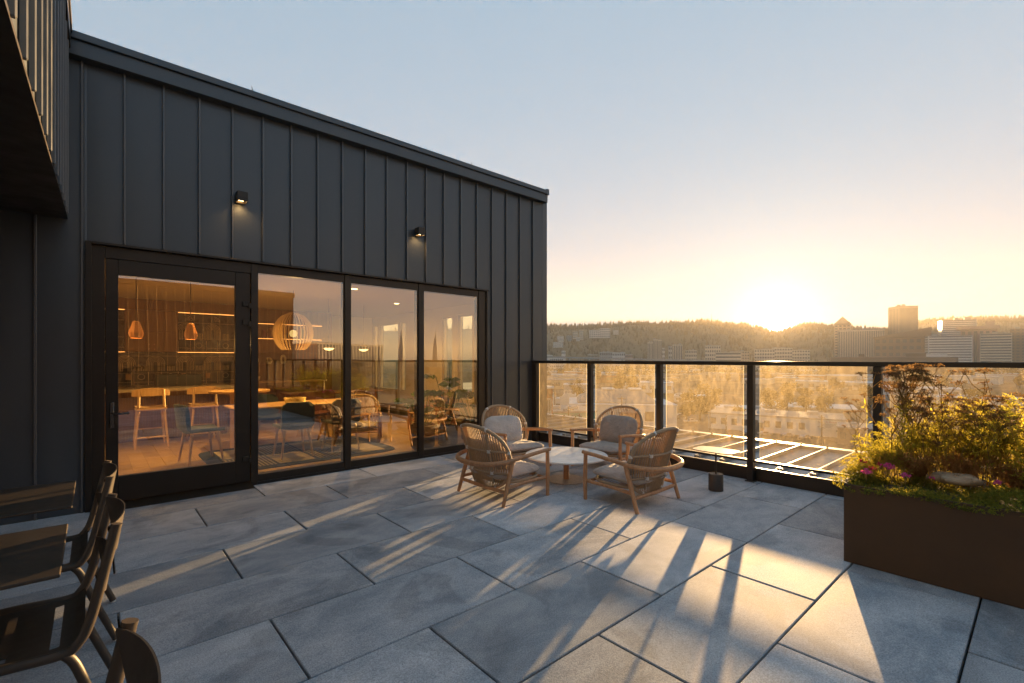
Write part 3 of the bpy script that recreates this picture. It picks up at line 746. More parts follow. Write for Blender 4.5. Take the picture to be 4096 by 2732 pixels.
for i, (y, lb) in enumerate([(2.595, "dark metal dining chair with slotted seat, pushed up to the nearer dark table"), (3.545, "dark metal dining chair behind the front one, up to the farther dark table"),
                             (1.185, "dark metal dining chair showing only its curved back plates at the bottom edge")]):
    o = bis if i == 0 else dup(bis, (0,0,0)); o.location = (.002, y, .001); o['label'] = lb; o['group'] = "dark metal dining chairs"
def make_dtable(loc, lb):
    t = thing("dining_table", lb, "dining table", loc, 0, "square dark dining tables")
    mb = MB(); mb.box(-.345,.345,-.345,.345,.728,.740,.003); obj("tabletop", mb, M['powder'], t)
    mb = MB(); mb.tube([(0,0,.02),(0,0,.727)], .035, 16); obj("pedestal", mb, M['powder'], t, 50)
    mb = MB(); mb.box(-.24,.24,-.24,.24,0,.016,.004); obj("base_plate", mb, M['powder'], t)
    mb = MB(); mb.box(-.2,.2,-.02,.02,.712,.7275); mb.box(-.02,.02,-.2,.2,.7122,.7272); obj("bracket", mb, M['powder'], t); return t
make_dtable((-.435, 2.645, .001), "square dark metal dining table nearest the camera")
make_dtable((-.430, 3.675, .001), "square dark metal dining table nearest the glass door")

# ---------------------------------------------------------------- planter and its plants
PX0, PX1, PY0, PY1, PZ = 4.165, 5.55, -4.0, .996, .575
t = thing("planter_box", "long rust brown steel planter filled with flowers", "planter", (0,0,.001))
mb = MB(); th = .012
mb.box(PX0, PX0+th, PY0, PY1, 0, PZ, .002); mb.box(PX1-th, PX1, PY0, PY1, 0, PZ, .002)
mb.box(PX0+th+.0005, PX1-th-.0005, PY0, PY0+th, 0, PZ, .002); mb.box(PX0+th+.0005, PX1-th-.0005, PY1-th, PY1, 0, PZ, .002)
obj("box_wall", mb, M['corten'], t)
mb = MB(); mb.grid(lambda u, v: (PX0+th+(PX1-PX0-2*th)*u, PY0+th+(PY1-PY0-2*th)*v, PZ-.05+.035*sin(7*u+3)*sin(19*v)), 10, 40); obj("soil", mb, M['soil'], t, 60)

M['juniper'] = leaf_mat("juniper_needles", (.115,.13,.028), .5, .4, (.42,.36,.05), 6)
M['feather'] = leaf_mat("feathery_leaf", (.14,.155,.028), .62, .35, (.66,.56,.07), 5)
M['drygrass'] = leaf_mat("dry_grass", (.26,.13,.05), .55, .3, (.58,.28,.08), 5)
M['stalk'] = leaf_mat("yarrow_stalk", (.19,.14,.055), .4, .3, (.48,.35,.10), 10)
M['umbel'] = leaf_mat("yarrow_head", (.13,.075,.045), .35, .35, (.36,.21,.08), 30)
M['phlox'] = leaf_mat("phlox_petal", (.62,.10,.28), .4, .25, (.85,.18,.4), 30)
M['phlox_red'] = leaf_mat("red_petal", (.40,.04,.07), .4, .25, (.6,.08,.1), 30)

class FQ:
    """fast builder for thousands of small leaf blades"""
    def __init__(s): s.v = []; s.f = []
    def blade(s, p, d, L, w, nrm=None):
        px, py, pz = p; dx, dy, dz = d
        if nrm is None: nrm = (0.0, 0.0, 1.0) if abs(dz) < .85 else (1.0, 0.0, 0.0)
        sx, sy, sz = dy*nrm[2]-dz*nrm[1], dz*nrm[0]-dx*nrm[2], dx*nrm[1]-dy*nrm[0]
        q = sqrt(sx*sx+sy*sy+sz*sz) or 1; sx, sy, sz = sx/q*w, sy/q*w, sz/q*w
        n = len(s.v); m = .45
        s.v += [(px,py,pz), (px+dx*L*m+sx, py+dy*L*m+sy, pz+dz*L*m+sz), (px+dx*L, py+dy*L, pz+dz*L), (px+dx*L*m-sx, py+dy*L*m-sy, pz+dz*L*m-sz)]
        s.f.append((n, n+1, n+2, n+3))
    def strip(s, pts, w):
        n = len(s.v); k = len(pts)
        for i, p in enumerate(pts):
            ww = w*(1-i/(k-1))+.0002
            q = pts[min(i+1,k-1)]; o = pts[max(i-1,0)]
            dx, dy = q[0]-o[0], q[1]-o[1]; L = sqrt(dx*dx+dy*dy) or 1e-6
            if L < 1e-5: dx, dy, L = 1, 0, 1
            s.v += [(p[0]-dy/L*ww, p[1]+dx/L*ww, p[2]), (p[0]+dy/L*ww, p[1]-dx/L*ww, p[2])]
        for i in range(k-1): s.f.append((n+2*i, n+2*i+1, n+2*i+3, n+2*i+2))
    def mesh(s, name, mat):
        me = bpy.data.meshes.new(name); me.from_pydata(s.v, [], s.f); me.materials.append(mat); return me
def rdir(r, up=0.0, flat=1.0):
    a = r.uniform(0, 2*pi); z = r.uniform(-1, 1)*flat+up; q = sqrt(max(.05, 1-min(.95, z*z))); v = Vector((q*cos(a), q*sin(a), z)); return v.normalized()

# feathery foliage: drooping fern-like sprays
def feathery(name, seed, h, rad, nfr, dens=1.0, droop=.5, bias=(0,0), mat='feather', stemmat='stalk', leaf=.026):
    r = random.Random(seed); fq = FQ(); st = FQ()
    for i in range(nfr):
        a = r.uniform(0, 2*pi); rr = rad*sqrt(r.random()); L = r.uniform(.16,.34)*(.6+h)
        bx, by = bias[0]*r.random(), bias[1]*r.random()
        p0 = Vector((rr*cos(a)*.35+bx*.3, rr*sin(a)*.35+by*.3, r.uniform(0,.3)*h))
        tip = Vector((rr*cos(a)+bx, rr*sin(a)+by, h*r.uniform(.35,1.0)*(1-.35*(rr/rad)**2)))
        mid = (p0+tip)/2 + Vector((0,0,.25*h*r.uniform(.3,1)))
        pts = []
        for k in range(7):
            tt = k/6; pt = p0*(1-tt)**2+mid*2*tt*(1-tt)+tip*tt*tt; pt.z -= droop*.12*tt**3; pts.append(pt)
        st.strip(pts, .0022)
        for k in range(2, 7):
            for s in range(int(7*dens)):
                tt = min(1, (k-1+r.random())/6); j = min(5, int(tt*6)); f = tt*6-j
                q = pts[j].lerp(pts[j+1], f); d = (pts[j+1]-pts[j]).normalized()
                side = d.cross(Vector((0,0,1))).normalized()*r.choice((-1,1))
                dd = (d*r.uniform(.4,1)+side*r.uniform(.5,1)+Vector((0,0,r.uniform(-.5,.4)))).normalized()
                fq.blade(q, dd, leaf*r.uniform(.7,1.7), leaf*.10*r.uniform(.7,1.4), rdir(r))
                # leaflets
                for _ in range(2):
                    q2 = q+dd*leaf*r.uniform(.2,1); fq.blade(q2, (dd+rdir(r)*.9).normalized(), leaf*r.uniform(.3,.7), leaf*.09, rdir(r))
    return fq.mesh(name, M[mat]), st.mesh(name+"_stem", M[stemmat])
def plant(name, label, cat, loc, fol, stm, group=None, rz=0.0, scale=1.0):
    t = thing(name, label, cat, loc, rz, group); stuff(link("foliage", fol, t)); link("stem", stm, t); t.scale = (scale,)*3; return t
FEA = [feathery("foliage", 10+i, 1.0, .44, 84, 1.35, leaf=.034) for i in range(3)]
SPILL = feathery("foliage", 31, .75, .38, 130, 1.8, 1.2, (-.05,.30))
zs = PZ-.03
plant("feathery_shrub", "feathery yellow-green shrub spilling over the planter's far end beside the railing", "shrub", (4.72,.80,zs), *SPILL, scale=.62)
plant("feathery_shrub", "feathery shrub low on the planter's far corner, glowing yellow above the pink flowers", "shrub", (4.60,.93,zs-.05), *SPILL, rz=.5, scale=.42)
G4 = "feathery green shrubs massed behind the yarrow"
for i, (x, y, s) in enumerate([(5.0,.74,.60),(5.12,.5,.72),(5.2,.30,.78),(5.05,.12,.82),(5.25,-.1,.86),(4.85,-.22,.82),(5.1,-.5,.78),(4.75,-.02,.52),(5.3,.62,.5),(4.95,-.85,.8),(5.2,-1.3,.8),(4.8,-1.7,.8),(5.1,-2.2,.8),(4.9,-2.9,.8)]):
    plant("feathery_shrub", "feathery green shrub in the mass growing behind the yarrow stalks", "shrub", (x,y,zs), *FEA[i % 3], group=G4, rz=i*1.3, scale=s)
# dry grass fountain
def grass_clump(seed, n, h, spread, w=.0016, lean=(0,0)):
    r = random.Random(seed); fq = FQ()
    for i in range(n):
        a = r.uniform(0,2*pi); L = h*r.uniform(.6,1.1); out = spread*r.uniform(.3,1)
        b = Vector((.04*cos(a)*r.random(), .04*sin(a)*r.random(), 0)); pts = []
        for k in range(7):
            tt = k/6; pts.append((b.x+(cos(a)*out+lean[0])*tt**1.6, b.y+(sin(a)*out+lean[1])*tt**1.6, L*(tt-.48*tt*tt*(1+.6*out/spread))))
        fq.strip(pts, w*r.uniform(.7,1.3))
        for _ in range(5):
            k = r.randint(3,6); fq.blade(pts[k], (rdir(r)+Vector((cos(a),sin(a),.2))).normalized(), .03*r.uniform(.5,1.4), .0012)
    return fq.mesh("blades", M['drygrass'])
GR = grass_clump(4, 620, .62, .42, .0022, (-.12,0))
for i, (x, y, s, lb) in enumerate([(4.78,.66,.92,"dry orange ornamental grass arching beside the tall yarrow"), (4.86,.42,1.0,"dry reddish ornamental grass arching just behind the flat rock"), (4.75,.12,.85,"dry ornamental grass tuft half hidden in the green shrubs")]):
    t = thing("ornamental_grass", lb, "grass clump", (x,y,zs), i*2.0, "dry grass clumps in the planter"); link("blades", GR, t); t.scale = (s,)*3
# yarrow
def yarrow(seed, h, nh, spread=.10):
    r = random.Random(seed); st = MB(); fq = FQ(); lf = FQ()
    main = [Vector((r.uniform(-.02,.02)*k, r.uniform(-.02,.02)*k, h*k/5)) for k in range(6)]
    st.tube(main, [.0036-.0004*k for k in range(6)], 5)
    for i in range(nh):
        k = r.uniform(.52, .9) if i else 1.0
        j = min(4, int(k*5)); b = main[j].lerp(main[j+1], k*5-j)
        a = r.uniform(0, 2*pi); ln = spread*r.uniform(.4,1.2) if i else .0
        tip = Vector((b.x+cos(a)*ln, b.y+sin(a)*ln, min(h*1.02, b.z+ln*r.uniform(.9,1.6)+.02)))
        if i: st.tube([b, (b+tip)/2+Vector((cos(a)*ln*.12, sin(a)*ln*.12, -.01)), tip], .0019, 4)
        R = r.uniform(.020,.040)*(1.25 if i == 0 else 1)
        for q in range(int(34*(R/.025)**2)):       # a flat head of many florets
            rr = R*sqrt(r.random()); a2 = r.uniform(0, 2*pi)
            p = tip+Vector((rr*cos(a2), rr*sin(a2), -.25*R*(rr/R)**2+r.uniform(-.003,.003)))
            fq.blade(p, rdir(r, .25), .0085*r.uniform(.6,1.3), .0036, rdir(r))
            if q % 3 == 0: fq.strip([tip+Vector((0,0,-.022)), p], .0009)
    for i in range(int(h*26)):
        b = main[0].lerp(main[4], r.random()*.9); d = rdir(r, .3)
        lf.blade(b, d, r.uniform(.03,.075), .0045, rdir(r))
    return st.mesh("stem", M['stalk']), fq.mesh("flower_heads", M['umbel']), lf.mesh("leaf", M['feather'])
YA = [yarrow(50+i, .62, 5+i % 3, .10) for i in range(7)]
ry = random.Random(9); spots = []
for i in range(15): spots.append((ry.uniform(4.75,5.25), ry.uniform(.72,1.0), ry.uniform(.70,.90)))       # tall thicket beside the post
for i in range(5): spots.append((ry.uniform(4.9,5.1), ry.uniform(.60,.74), ry.uniform(.84,.90)))
for i in range(34): spots.append((ry.uniform(4.7,5.3), ry.uniform(.22,.66), ry.uniform(.46,.68)))
for i in range(16): spots.append((ry.uniform(4.75,5.3), ry.uniform(-.3,.24), ry.uniform(.5,.8)))
for i in range(26): spots.append((ry.uniform(4.6,5.4), ry.uniform(-3.6,-.3), ry.uniform(.5,.85)))
spots += [(4.92,.345,.86),(4.62,1.0,.52),(4.70,1.02,.62)]
for i, (x, y, h) in enumerate(spots):
    if y > .62 and h > .69: lb = "tall dried yarrow stalk in the thicket reaching the top rail at the railing post"
    elif y < -.3: lb = "dried yarrow stalk in the stretch of planter nearest the rear wing"
    elif i == len(spots)-3: lb = "single tall dried yarrow stalk reaching the top rail right of the thicket"
    else: lb = "mid-height dried yarrow stalk with flat brown flower heads among the feathery shrubs"
    t = thing("yarrow_plant", lb, "flower", (x,y,zs), i*.7, "dried yarrow stalks in the planter")
    s = h/.62; a = YA[i % 7]
    for nme, me in zip(("stem","flower_heads","leaf"), a):
        o = link(nme, me, t)
        if nme != "stem": stuff(o)
    t.scale = (.5+.5*s, .5+.5*s, s)
# juniper ground cover, one mass
rj = random.Random(17); fq = FQ()
def mound(x, y):
    e = max(0, (PX0+.06-x)/.16)
    return PZ+.03+.045*sin(5.3*y+1.1)*sin(6*x)+.02*sin(13*y)-.05*e*e
for i in range(2300):
    y = rj.uniform(-3.2, 1.03) if rj.random() < .35 else rj.uniform(-.35, 1.06)
    x = PX0-.012+.58*rj.random()**1.1
    if y > .9: x = PX0-.05+1.0*rj.random()
    z = mound(x, y)-.05
    a = rj.uniform(0, 2*pi) if rj.random() < .45 else pi+rj.uniform(-1.1,1.1)
    d = Vector((cos(a), sin(a), rj.uniform(.15,.9))).normalized(); L = rj.uniform(.05,.10)
    p = Vector((x,y,z))
    for k in range(4): 
        q = p+d*L*k/4; d2 = (d+rdir(rj)*.35).normalized()
        for s in range(6):
            e = (d2*.8+rdir(rj)*.85).normalized(); fq.blade(q+d2*rj.uniform(0,.02), e, rj.uniform(.010,.022), .0028, rdir(rj))
o = stuff(link("ground_cover", fq.mesh("ground_cover", M['juniper']))); tag(o, "low feathery juniper mat spilling over the planter's front edge", "ground cover")
# pink flowers, rock
def flower(seed, n, rad, mat):
    r = random.Random(seed); mb = FQ(); st = FQ()
    for i in range(n):
        c = rdir(r, .5)*rad*r.uniform(.5,1); c.z = abs(c.z)*.7
        nrm = (c.normalized()+rdir(r)*.4).normalized(); u = nrm.orthogonal().normalized(); w = nrm.cross(u)
        for k in range(5):
            a = 2*pi*k/5+r.random()*.2; d = (u*cos(a)+w*sin(a)+nrm*.25).normalized(); mb.blade(c, d, .0095, .0045, nrm)
        if i % 3 == 0: st.strip([(0,0,-.07), (c.x*.5,c.y*.5,-.02), tuple(c)], .0012)
    return mb.mesh("petals", M[mat]), st.mesh("stem", M['stalk'])
fl = [(4.205,.865,.655,26,.030,'phlox',"bright pink flower cluster nearest the planter's far corner"), (4.40,.775,.675,34,.040,'phlox',"largest pink flower cluster, paler, in the middle of the planter's far end"),
      (4.27,.655,.655,20,.026,'phlox',"magenta flower cluster standing apart in the juniper, left of the rock"), (4.36,.525,.650,7,.012,'phlox',"tiny single pink bloom in the juniper below the rock"),
      (4.50,.215,.655,16,.022,'phlox',"magenta bloom with spidery buds right of the rock"), (4.26,.84,.675,9,.022,'phlox_red',"dark red flower sprig behind the bright pink cluster"),
      (4.42,.93,.69,8,.020,'phlox_red',"small red flower sprig at the shrub's foot"), (4.42,.83,.685,8,.020,'phlox_red',"red flower sprig left of the largest pink cluster")]
for i, (x, y, z, n, rad, mt, lb) in enumerate(fl):
    t = thing("phlox_flower", lb, "flower", (x-.015,y,z+.022), 0, "pink flowers in the juniper"); a, b = flower(70+i, int(n*1.5), rad*1.25, mt); link("petals", a, t); link("stem", b, t)
mb = MB(); rk = random.Random(2)
mb.grid(lambda u, v: tuple(c*(1+.10*sin(9*u*pi*2*.5+4*v)+.06*sin(23*u+7*v)) for c in (spow(cos(2*pi*u),.7)*spow(cos(-pi/2+pi*v),.6)*.095, spow(sin(2*pi*u),.7)*spow(cos(-pi/2+pi*v),.6)*.125, sin(-pi/2+pi*v)*.036)), 28, 12, closed=True)
tag(obj("flat_rock", mb, pm("rock", (.40,.29,.19), .8, 0, .45, 9, .6, 40, stretch=(1,1,5)), None, 35, (4.60,.42,.645), .25), "flat tan rock lying on the juniper mat in front of the dry grass", "rock")
# ---------------------------------------------------------------- room behind the glass
M['oakfloor'] = wood_mat("oak_floor", (.31,.19,.085), (.43,.29,.14), .42, (1,9,9), 2.5)
M['walnut'] = wood_mat("walnut_panel", (.16,.074,.026), (.26,.125,.045), .45, (9,9,.9), 2.2)
M['ceil'] = pm("ceiling_paint", (.5,.42,.33), .8, 0, .03, 2)
M['wallp'] = pm("wall_paint", (.46,.40,.32), .8, 0, .05, 2)
M['tile'] = pm("dark_tile", (.020,.018,.015), .3, 0, .2, 8, rnd=.2)
M['line'] = pm("pale_tile_line", (.60,.50,.34), .5, 0, .1, 10)
M['counter'] = pm("counter_top", (.45,.38,.30), .35, 0, .1, 9)
M['oak'] = wood_mat("pale_oak", (.50,.30,.14), (.64,.42,.22), .45, (8,8,1.5), 3)
M['felt'] = fabric("dark_felt", (.030,.042,.045)); M['brownleather'] = pm("brown_leather", (.10,.035,.018), .42, 0, .15, 6)
RY0, RY1, RX0, RX1, RZ = 6.37, 13.4, -2.2, 6.25, 2.72
mb = MB(); mb.box(RX0, X1-.15, RY0-.05, RY1+.1, -.12, -.022); rf = struct(obj("room_floor", mb, M['soil']))
pb = None
for i in range(46):                                    # floor boards
    x0 = RX0 + .185*i
    if x0 > RX1-.1: break
    j = 0; y = RY0-.04 - (i*.61 % 1.7)
    while y < RY1:
        y1 = min(y+1.7, RY1); ya = max(y, RY0-.04)
        if y1-ya > .08:
            if pb is None:
                pm_ = MB(); pm_.box(-.5,.5,-.5,.5,-.02,0); pb = pm_.mesh("floor_board", M['oakfloor'])
            o = link("floor_board", pb, rf, (x0+.0925, (ya+y1)/2, 0)); o.scale = (.1825, y1-ya-.003, 1)
        y += 1.7
mb = MB(); mb.box(RX0, RX1+.1, RY0-.1, RY1+.1, RZ, RZ+.1); struct(obj("room_ceiling", mb, M['ceil']))
mb = MB(); mb.box(RX0, RX1, RY1, RY1+.15, -.02, RZ); mb.box(RX0-.15, RX0, RY0, RY1, -.02, RZ); struct(obj("room_wall", mb, M['wallp']))
# west wall with windows
WIN = [(8.40,8.95,.55),(9.18,9.60,.55),(11.38,11.66,.62),(11.80,12.96,.62),(13.05,13.32,.62)]
mb = MB(); ys = [RY0]
for a, b, z in WIN: ys += [a, b]
ys += [RY1]
for i in range(0, len(ys), 2): mb.box(RX1, X1-.0125, ys[i], ys[i+1], -.02, RZ)
for a, b, z in WIN: mb.box(RX1+.001, X1-.013, a, b, -.02, z); mb.box(RX1+.001, X1-.013, a, b, 2.5, RZ)
rw = struct(obj("room_wall", mb, M['wallp']))
for a, b, z in WIN:
    w = link("window", None, rw)
    f = MB(); f.box(RX1+.03,RX1+.08,a,a+.035,z,2.5); f.box(RX1+.03,RX1+.08,b-.035,b,z,2.5); f.box(RX1+.031,RX1+.079,a+.035,b-.035,z,z+.04); f.box(RX1+.031,RX1+.079,a+.035,b-.035,2.46,2.5); obj("frame", f, M['wallp'], w)
    g = MB(); g.quad((RX1+.05,a+.03,z+.03),(RX1+.05,b-.03,z+.03),(RX1+.05,b-.03,2.47),(RX1+.05,a+.03,2.47)); obj("pane", g, M['farglass'], w)
# kitchen wall: backsplash, upper cabinet, shelves, counter
KY = 12.6
t = thing("kitchen_wall_unit", "dark tiled kitchen wall with white arch lines and glowing shelves behind the glass door", "kitchen unit", (0,0,0))
mb = MB(); mb.box(-1.2, 2.45, KY, KY+.3, 0, RZ-.004); obj("back_panel", mb, M['tile'], t)
mb = MB(); mb.box(-1.2, 2.45, KY-.40, KY-.002, 2.50, RZ-.003); obj("bulkhead", mb, M['walnut'], t)
mb = MB(); mb.box(.465, 1.335, KY-.36, KY-.002, 1.645, 2.498); obj("upper_cabinet", mb, M['walnut'], t)
for x0, x1 in ((.47,.775),(.78,1.085),(1.09,1.33)):
    mb = MB(); mb.box(x0, x1, KY-.378, KY-.361, 1.65, 2.06, .003); mb.box(x0, x1, KY-.378, KY-.361, 2.065, 2.495, .003); d = obj("cabinet_door", mb, M['walnut'], t)
for x in (.845,.93):
    for z in (1.70,1.80):
        mb = MB(); mb.lathe([(.004,0),(.009,.006),(.009,.014),(.0001,.018)], 10); mb.xf(Matrix.Translation((x,KY-.378,z)) @ Matrix.Rotation(pi/2,4,'X')); obj("knob", mb, M['oak'], t)
mb = MB(); mb.box(1.337, 2.45, KY-.30, KY-.002, 1.645, 1.675); mb.box(-1.2,.463,KY-.30,KY-.002,1.645,1.675); obj("shelf", mb, M['walnut'], t)
led = emit_mat("warm_strip_light", (1.0,.42,.14), .55)
for x0, x1, z in ((1.34,2.45,2.485),(1.34,2.45,1.636),(-1.2,.46,2.485),(-1.2,.46,1.636)):
    mb = MB(); mb.box(x0, x1, KY-.345 if z > 2 else KY-.285, KY-.325 if z > 2 else KY-.265, z, z+.008); obj("light_strip", mb, led, t)
mb = MB(); mb.box(-1.2, 2.45, KY-.62, KY-.002, 0, .88); obj("base_cabinet", mb, M['walnut'], t)
mb = MB(); mb.box(-1.2, 2.47, KY-.65, KY-.002, .881, .925, .004); obj("countertop", mb, M['counter'], t)
ln = MB()
def arc(cx, cz, r, a0=0, a1=pi, n=14):
    ln.tube([(cx+r*cos(a0+(a1-a0)*k/n), KY-.003, cz+r*sin(a0+(a1-a0)*k/n)) for k in range(n+1)], .0055, 3, cap=False)
def vl(x, z0, z1): ln.box(x-.005, x+.005, KY-.005, KY-.0005, z0, z1)
for cz, low in ((2.12,1.80),(1.40,1.12)):
    for cx in (-.55,0.0,.48,.98,1.50,2.02,2.54):
        if cz > 2 and .45 < cx < 1.3: continue
        if cx > 2.3: continue
        for k in range(5): arc(cx, cz, .045+.028*k); vl(cx-.045-.028*k, low+.12, cz); vl(cx+.045+.028*k, low+.12, cz)
        for k in range(4): arc(cx+.03, cz+.22, .03+.028*k, 0, pi/2, 8)
        for k in range(5): vl(cx+.21+.028*k, low+.12, cz-.05)
        arc(cx+.26, low, .055, 0, 2*pi, 20); vl(cx+.10, low-.18, low+.1); vl(cx-.12, low-.18, low+.1)
for z in (.94,1.01,1.20,1.56,1.74,1.95,2.30):
    ln.box(-1.2, 2.45, KY-.0045, KY-.0006, z-.0025, z+.0025)
o = obj("arch_tile_lines", ln, M['line'], t)
for i, x in enumerate((.53,1.47,1.93)):
    mb = MB(); mb.box(x-.045, x+.045, KY-.012, KY-.0055, 1.06, 1.18, .003); obj("wall_plate", mb, M['oak'], t)
t2 = thing("shelf_wall", "walnut shelving wall with vases, right of the kitchen wall", "shelving", (0,0,0))
mb = MB(); mb.box(2.47, 4.75, KY+.02, KY+.3, 0, RZ-.004); obj("back_panel", mb, M['walnut'], t2)
for z in (1.36,1.66,2.0,2.36):
    mb = MB(); mb.box(2.5, 4.4, KY-.28, KY+.018, z-.015, z+.015); obj("shelf", mb, M['walnut'], t2)
for z in (2.335,1.98):
    mb = MB(); mb.box(2.5, 4.38, KY-.277, KY-.262, z-.004, z+.004); obj("light_strip", mb, led, t2)
for i in range(5):
    mb = MB(); mb.box(2.5+.38*i, 2.875+.38*i, KY-.40, KY+.018, .02, .93, .003); mb.box(2.82+.38*i,2.83+.38*i,KY-.425,KY-.401,.70,.88); obj("cupboard", mb, M['walnut'], t2)
mb = MB(); mb.box(2.48, 4.44, KY-.43, KY+.018, .931, .965, .003); obj("counter", mb, M['oak'], t2)
for x, z, r1, r2, lb in ((2.86,1.47,.075,.085,"pointed ring vase, leftmost of three on the walnut shelf"),(3.16,1.455,.075,.07,"round doughnut vase between two taller ring vases"),(3.48,1.49,.07,.105,"tall oval ring vase, rightmost of three on the walnut shelf")):
    mb = MB(); mb.tube([(x+r1*.7*cos(a), KY-.16, z+r2*.85*sin(a)+(.03*max(0,sin(a))**8 if x < 3 else 0)) for a in [2*pi*k/24 for k in range(24)]], .027, 10, closed=True)
    mb.box(x-.03,x+.03,KY-.19,KY-.13,1.376,z-r2*.85); tag(obj("ring_vase", mb, pm("pale_ceramic", (.70,.62,.48), .5, 0, .06, 9), None, 50), lb, "vase", "ring vases on the walnut shelf")
mb = MB(); mb.lathe([(.05,0),(.09,.01),(.125,.05),(.13,.12),(.12,.12),(.11,.05),(.0001,.02)], 24, (2.83,KY-.22,.966), cap=False); tag(obj("bowl", mb, pm("cream_bowl", (.62,.55,.45), .5, 0, .06, 9), None, 50), "cream bowl on the counter under the walnut shelves", "bowl")
rb = random.Random(4)
for i in range(22):
    x = 2.58+.075*i; s = rb.uniform(.10,.24)
    if i % 7 == 5: continue
    mb = MB(); mb.box(x, x+rb.uniform(.03,.06), KY-.20, KY-.04, 2.0152, 2.015+s, .003)
    tag(obj("book", mb, pm("book_cover", (rb.uniform(.05,.4), rb.uniform(.05,.22), rb.uniform(.03,.12)), .7), None), "book in the row standing on the upper walnut shelf", "book", "books on the upper walnut shelf")
# island and stools
t = thing("kitchen_island", "long island bar with fluted dark front in front of the kitchen wall", "kitchen island", (0,0,0))
mb = MB(); mb.box(-1.0, 2.0, 10.95, 11.55, 0.0, .90); obj("island_body", mb, M['walnut'], t)
mb = MB()
for i in range(75): mb.box(-.98+.04*i, -.955+.04*i, 10.925, 10.949, .02, .89)
stuff(obj("fluting", mb, M['walnut'], t))
mb = MB(); mb.box(-1.05, 2.1, 10.70, 11.65, .901, .95, .006); obj("countertop", mb, M['counter'], t)
mb = MB(); mb.tube(smooth_path([(.55,11.35,.951),(.55,11.35,1.30),(.58,11.33,1.36),(.66,11.25,1.37),(.70,11.2,1.32)], 5), .016, 10); tag(obj("faucet", mb, M['powder'], None, 50), "tall dark faucet rising from the island countertop", "faucet")
mb = MB(); mb.box(.95, 1.75, KY-.45, KY-.06, .9255, 1.17, .01); tag(obj("countertop_oven", mb, pm("blue_steel", (.05,.085,.10), .3, .6, .08, 4), None), "wide blue grey oven on the back counter under the cabinet", "oven")
def stool(x, lb):
    s = thing("bar_stool", lb, "bar stool", (x, 9.95, 0), 0, "pale oak bar stools")
    for sx in (-1,1):
        mb = MB(); mb.tube([(sx*.225,0,0),(sx*.175,.05,.62),(sx*.165,.075,.98)], [.017,.021,.018], 8); obj("leg", mb, M['oak'], s, 50)
        mb = MB(); mb.tube([(sx*.215,.50,0),(sx*.17,.42,.655)], [.016,.02], 8); obj("leg", mb, M['oak'], s, 50)
    mb = MB(); mb.grid(lambda u, v: (-.215+.43*u, .02+.42*v, .675+.02*(2*u-1)**2), 9, 5); mb.grid(lambda u, v: (.215-.43*u, .02+.42*v, .645), 9, 5); mb.tube([(-.21,.03,.65),(.21,.03,.65)], .022, 6); obj("seat", mb, M['oak'], s, 50)
    mb = MB()
    for off in (0,.018): mb.grid(lambda u, v: ((-.26+.52*u) if off == 0 else (.26-.52*u), .085-off+.0-.07*(1-(2*u-1)**2)*1.0+.06, .87+(.135*(1-.35*abs(2*u-1)**3))*v), 13, 4)
    obj("backrest", mb, M['oak'], s, 50)
    for y, z in ((.02,.18),(.47,.28)):
        mb = MB(); mb.tube([(-.21,y,z),(.21,y,z)], .013, 6); obj("footrest", mb, M['oak'], s, 50)
stool(.725, "pale oak bar stool nearer the door handle, seen through the glass door"); stool(1.49, "pale oak bar stool nearer the door hinges, seen through the glass door")
glowm = emit_mat("pendant_bulb", (1.0,.5,.16), .8)
def pendant(x, y, lb):
    p = thing("pendant_lamp", lb, "pendant lamp", (x,y,1.80), 0, "terracotta pendant lamps over the island")
    mb = MB(); mb.tube([(0,0,.25),(0,0,RZ-1.8-.002)], .006, 6); obj("cord", mb, M['powder'], p)
    mb = MB(); mb.lathe([(.025,.25),(.045,.235),(.055,.19),(.085,.10),(.088,.06),(.07,0),(.066,.002),(.083,.06),(.05,.19),(.0001,.22)], 10, cap=False); obj("shade", mb, pm("terracotta", (.42,.16,.06), .6, 0, .1, 8, emit=(1,.35,.08,.01)), p, 30)
    mb = MB(); mb.lathe([(.0001,.008),(.06,.008),(.06,.014),(.0001,.014)], 12); obj("bulb", mb, glowm, p)
    ld = bpy.data.lights.new("pendant_glow", 'POINT'); ld.energy = .7; ld.color = (1,.55,.22); ld.shadow_soft_size = .05
    lo = bpy.data.objects.new("pendant_glow", ld); COL.objects.link(lo); lo.parent = p; lo.location = (0,0,-.03)
pendant(.455, 8.75, "terracotta pendant lamp seen nearer the door handle side of the glass door"); pendant(1.115, 8.75, "terracotta pendant lamp seen nearer the hinge side of the glass door")
# slatted globe lamp
p = thing("globe_lamp", "big slatted globe pendant hanging behind the first tall window", "pendant lamp", (2.66, 8.9, 0))
mb = MB(); mb.tube([(0,0,2.36),(0,0,RZ-.002)], .004, 6); obj("cord", mb, M['powder'], p)
M['slat'] = leaf_mat("pale_veneer_slat", (.62,.46,.26), .35, .1, (.7,.5,.25), 4)
for k in range(30):
    a = 2*pi*k/30; mb = MB(); pts = []
    for i in range(13):
        tt = i/12; z = 1.66+.66*tt; r = .335*sqrt(1-((tt-.45)/.56)**2)
        pts.append((r, z))
    ca, sa = cos(a), sin(a)
    for i in range(12):
        (r0,z0),(r1,z1) = pts[i], pts[i+1]
        mb.quad((r0*ca,r0*sa,z0),(r1*ca,r1*sa,z1),((r1-.035)*ca,(r1-.035)*sa,z1),((r0-.035)*ca,(r0-.035)*sa,z0))
    obj("slat", mb, M['slat'], p)
mb = MB(); mb.lathe([(.0001,-.07),(.05,-.05),(.07,0),(.05,.05),(.0001,.07)], 12, (0,0,1.95)); obj("bulb", mb, emit_mat("globe_bulb", (1,.7,.35), .12), p, 60)
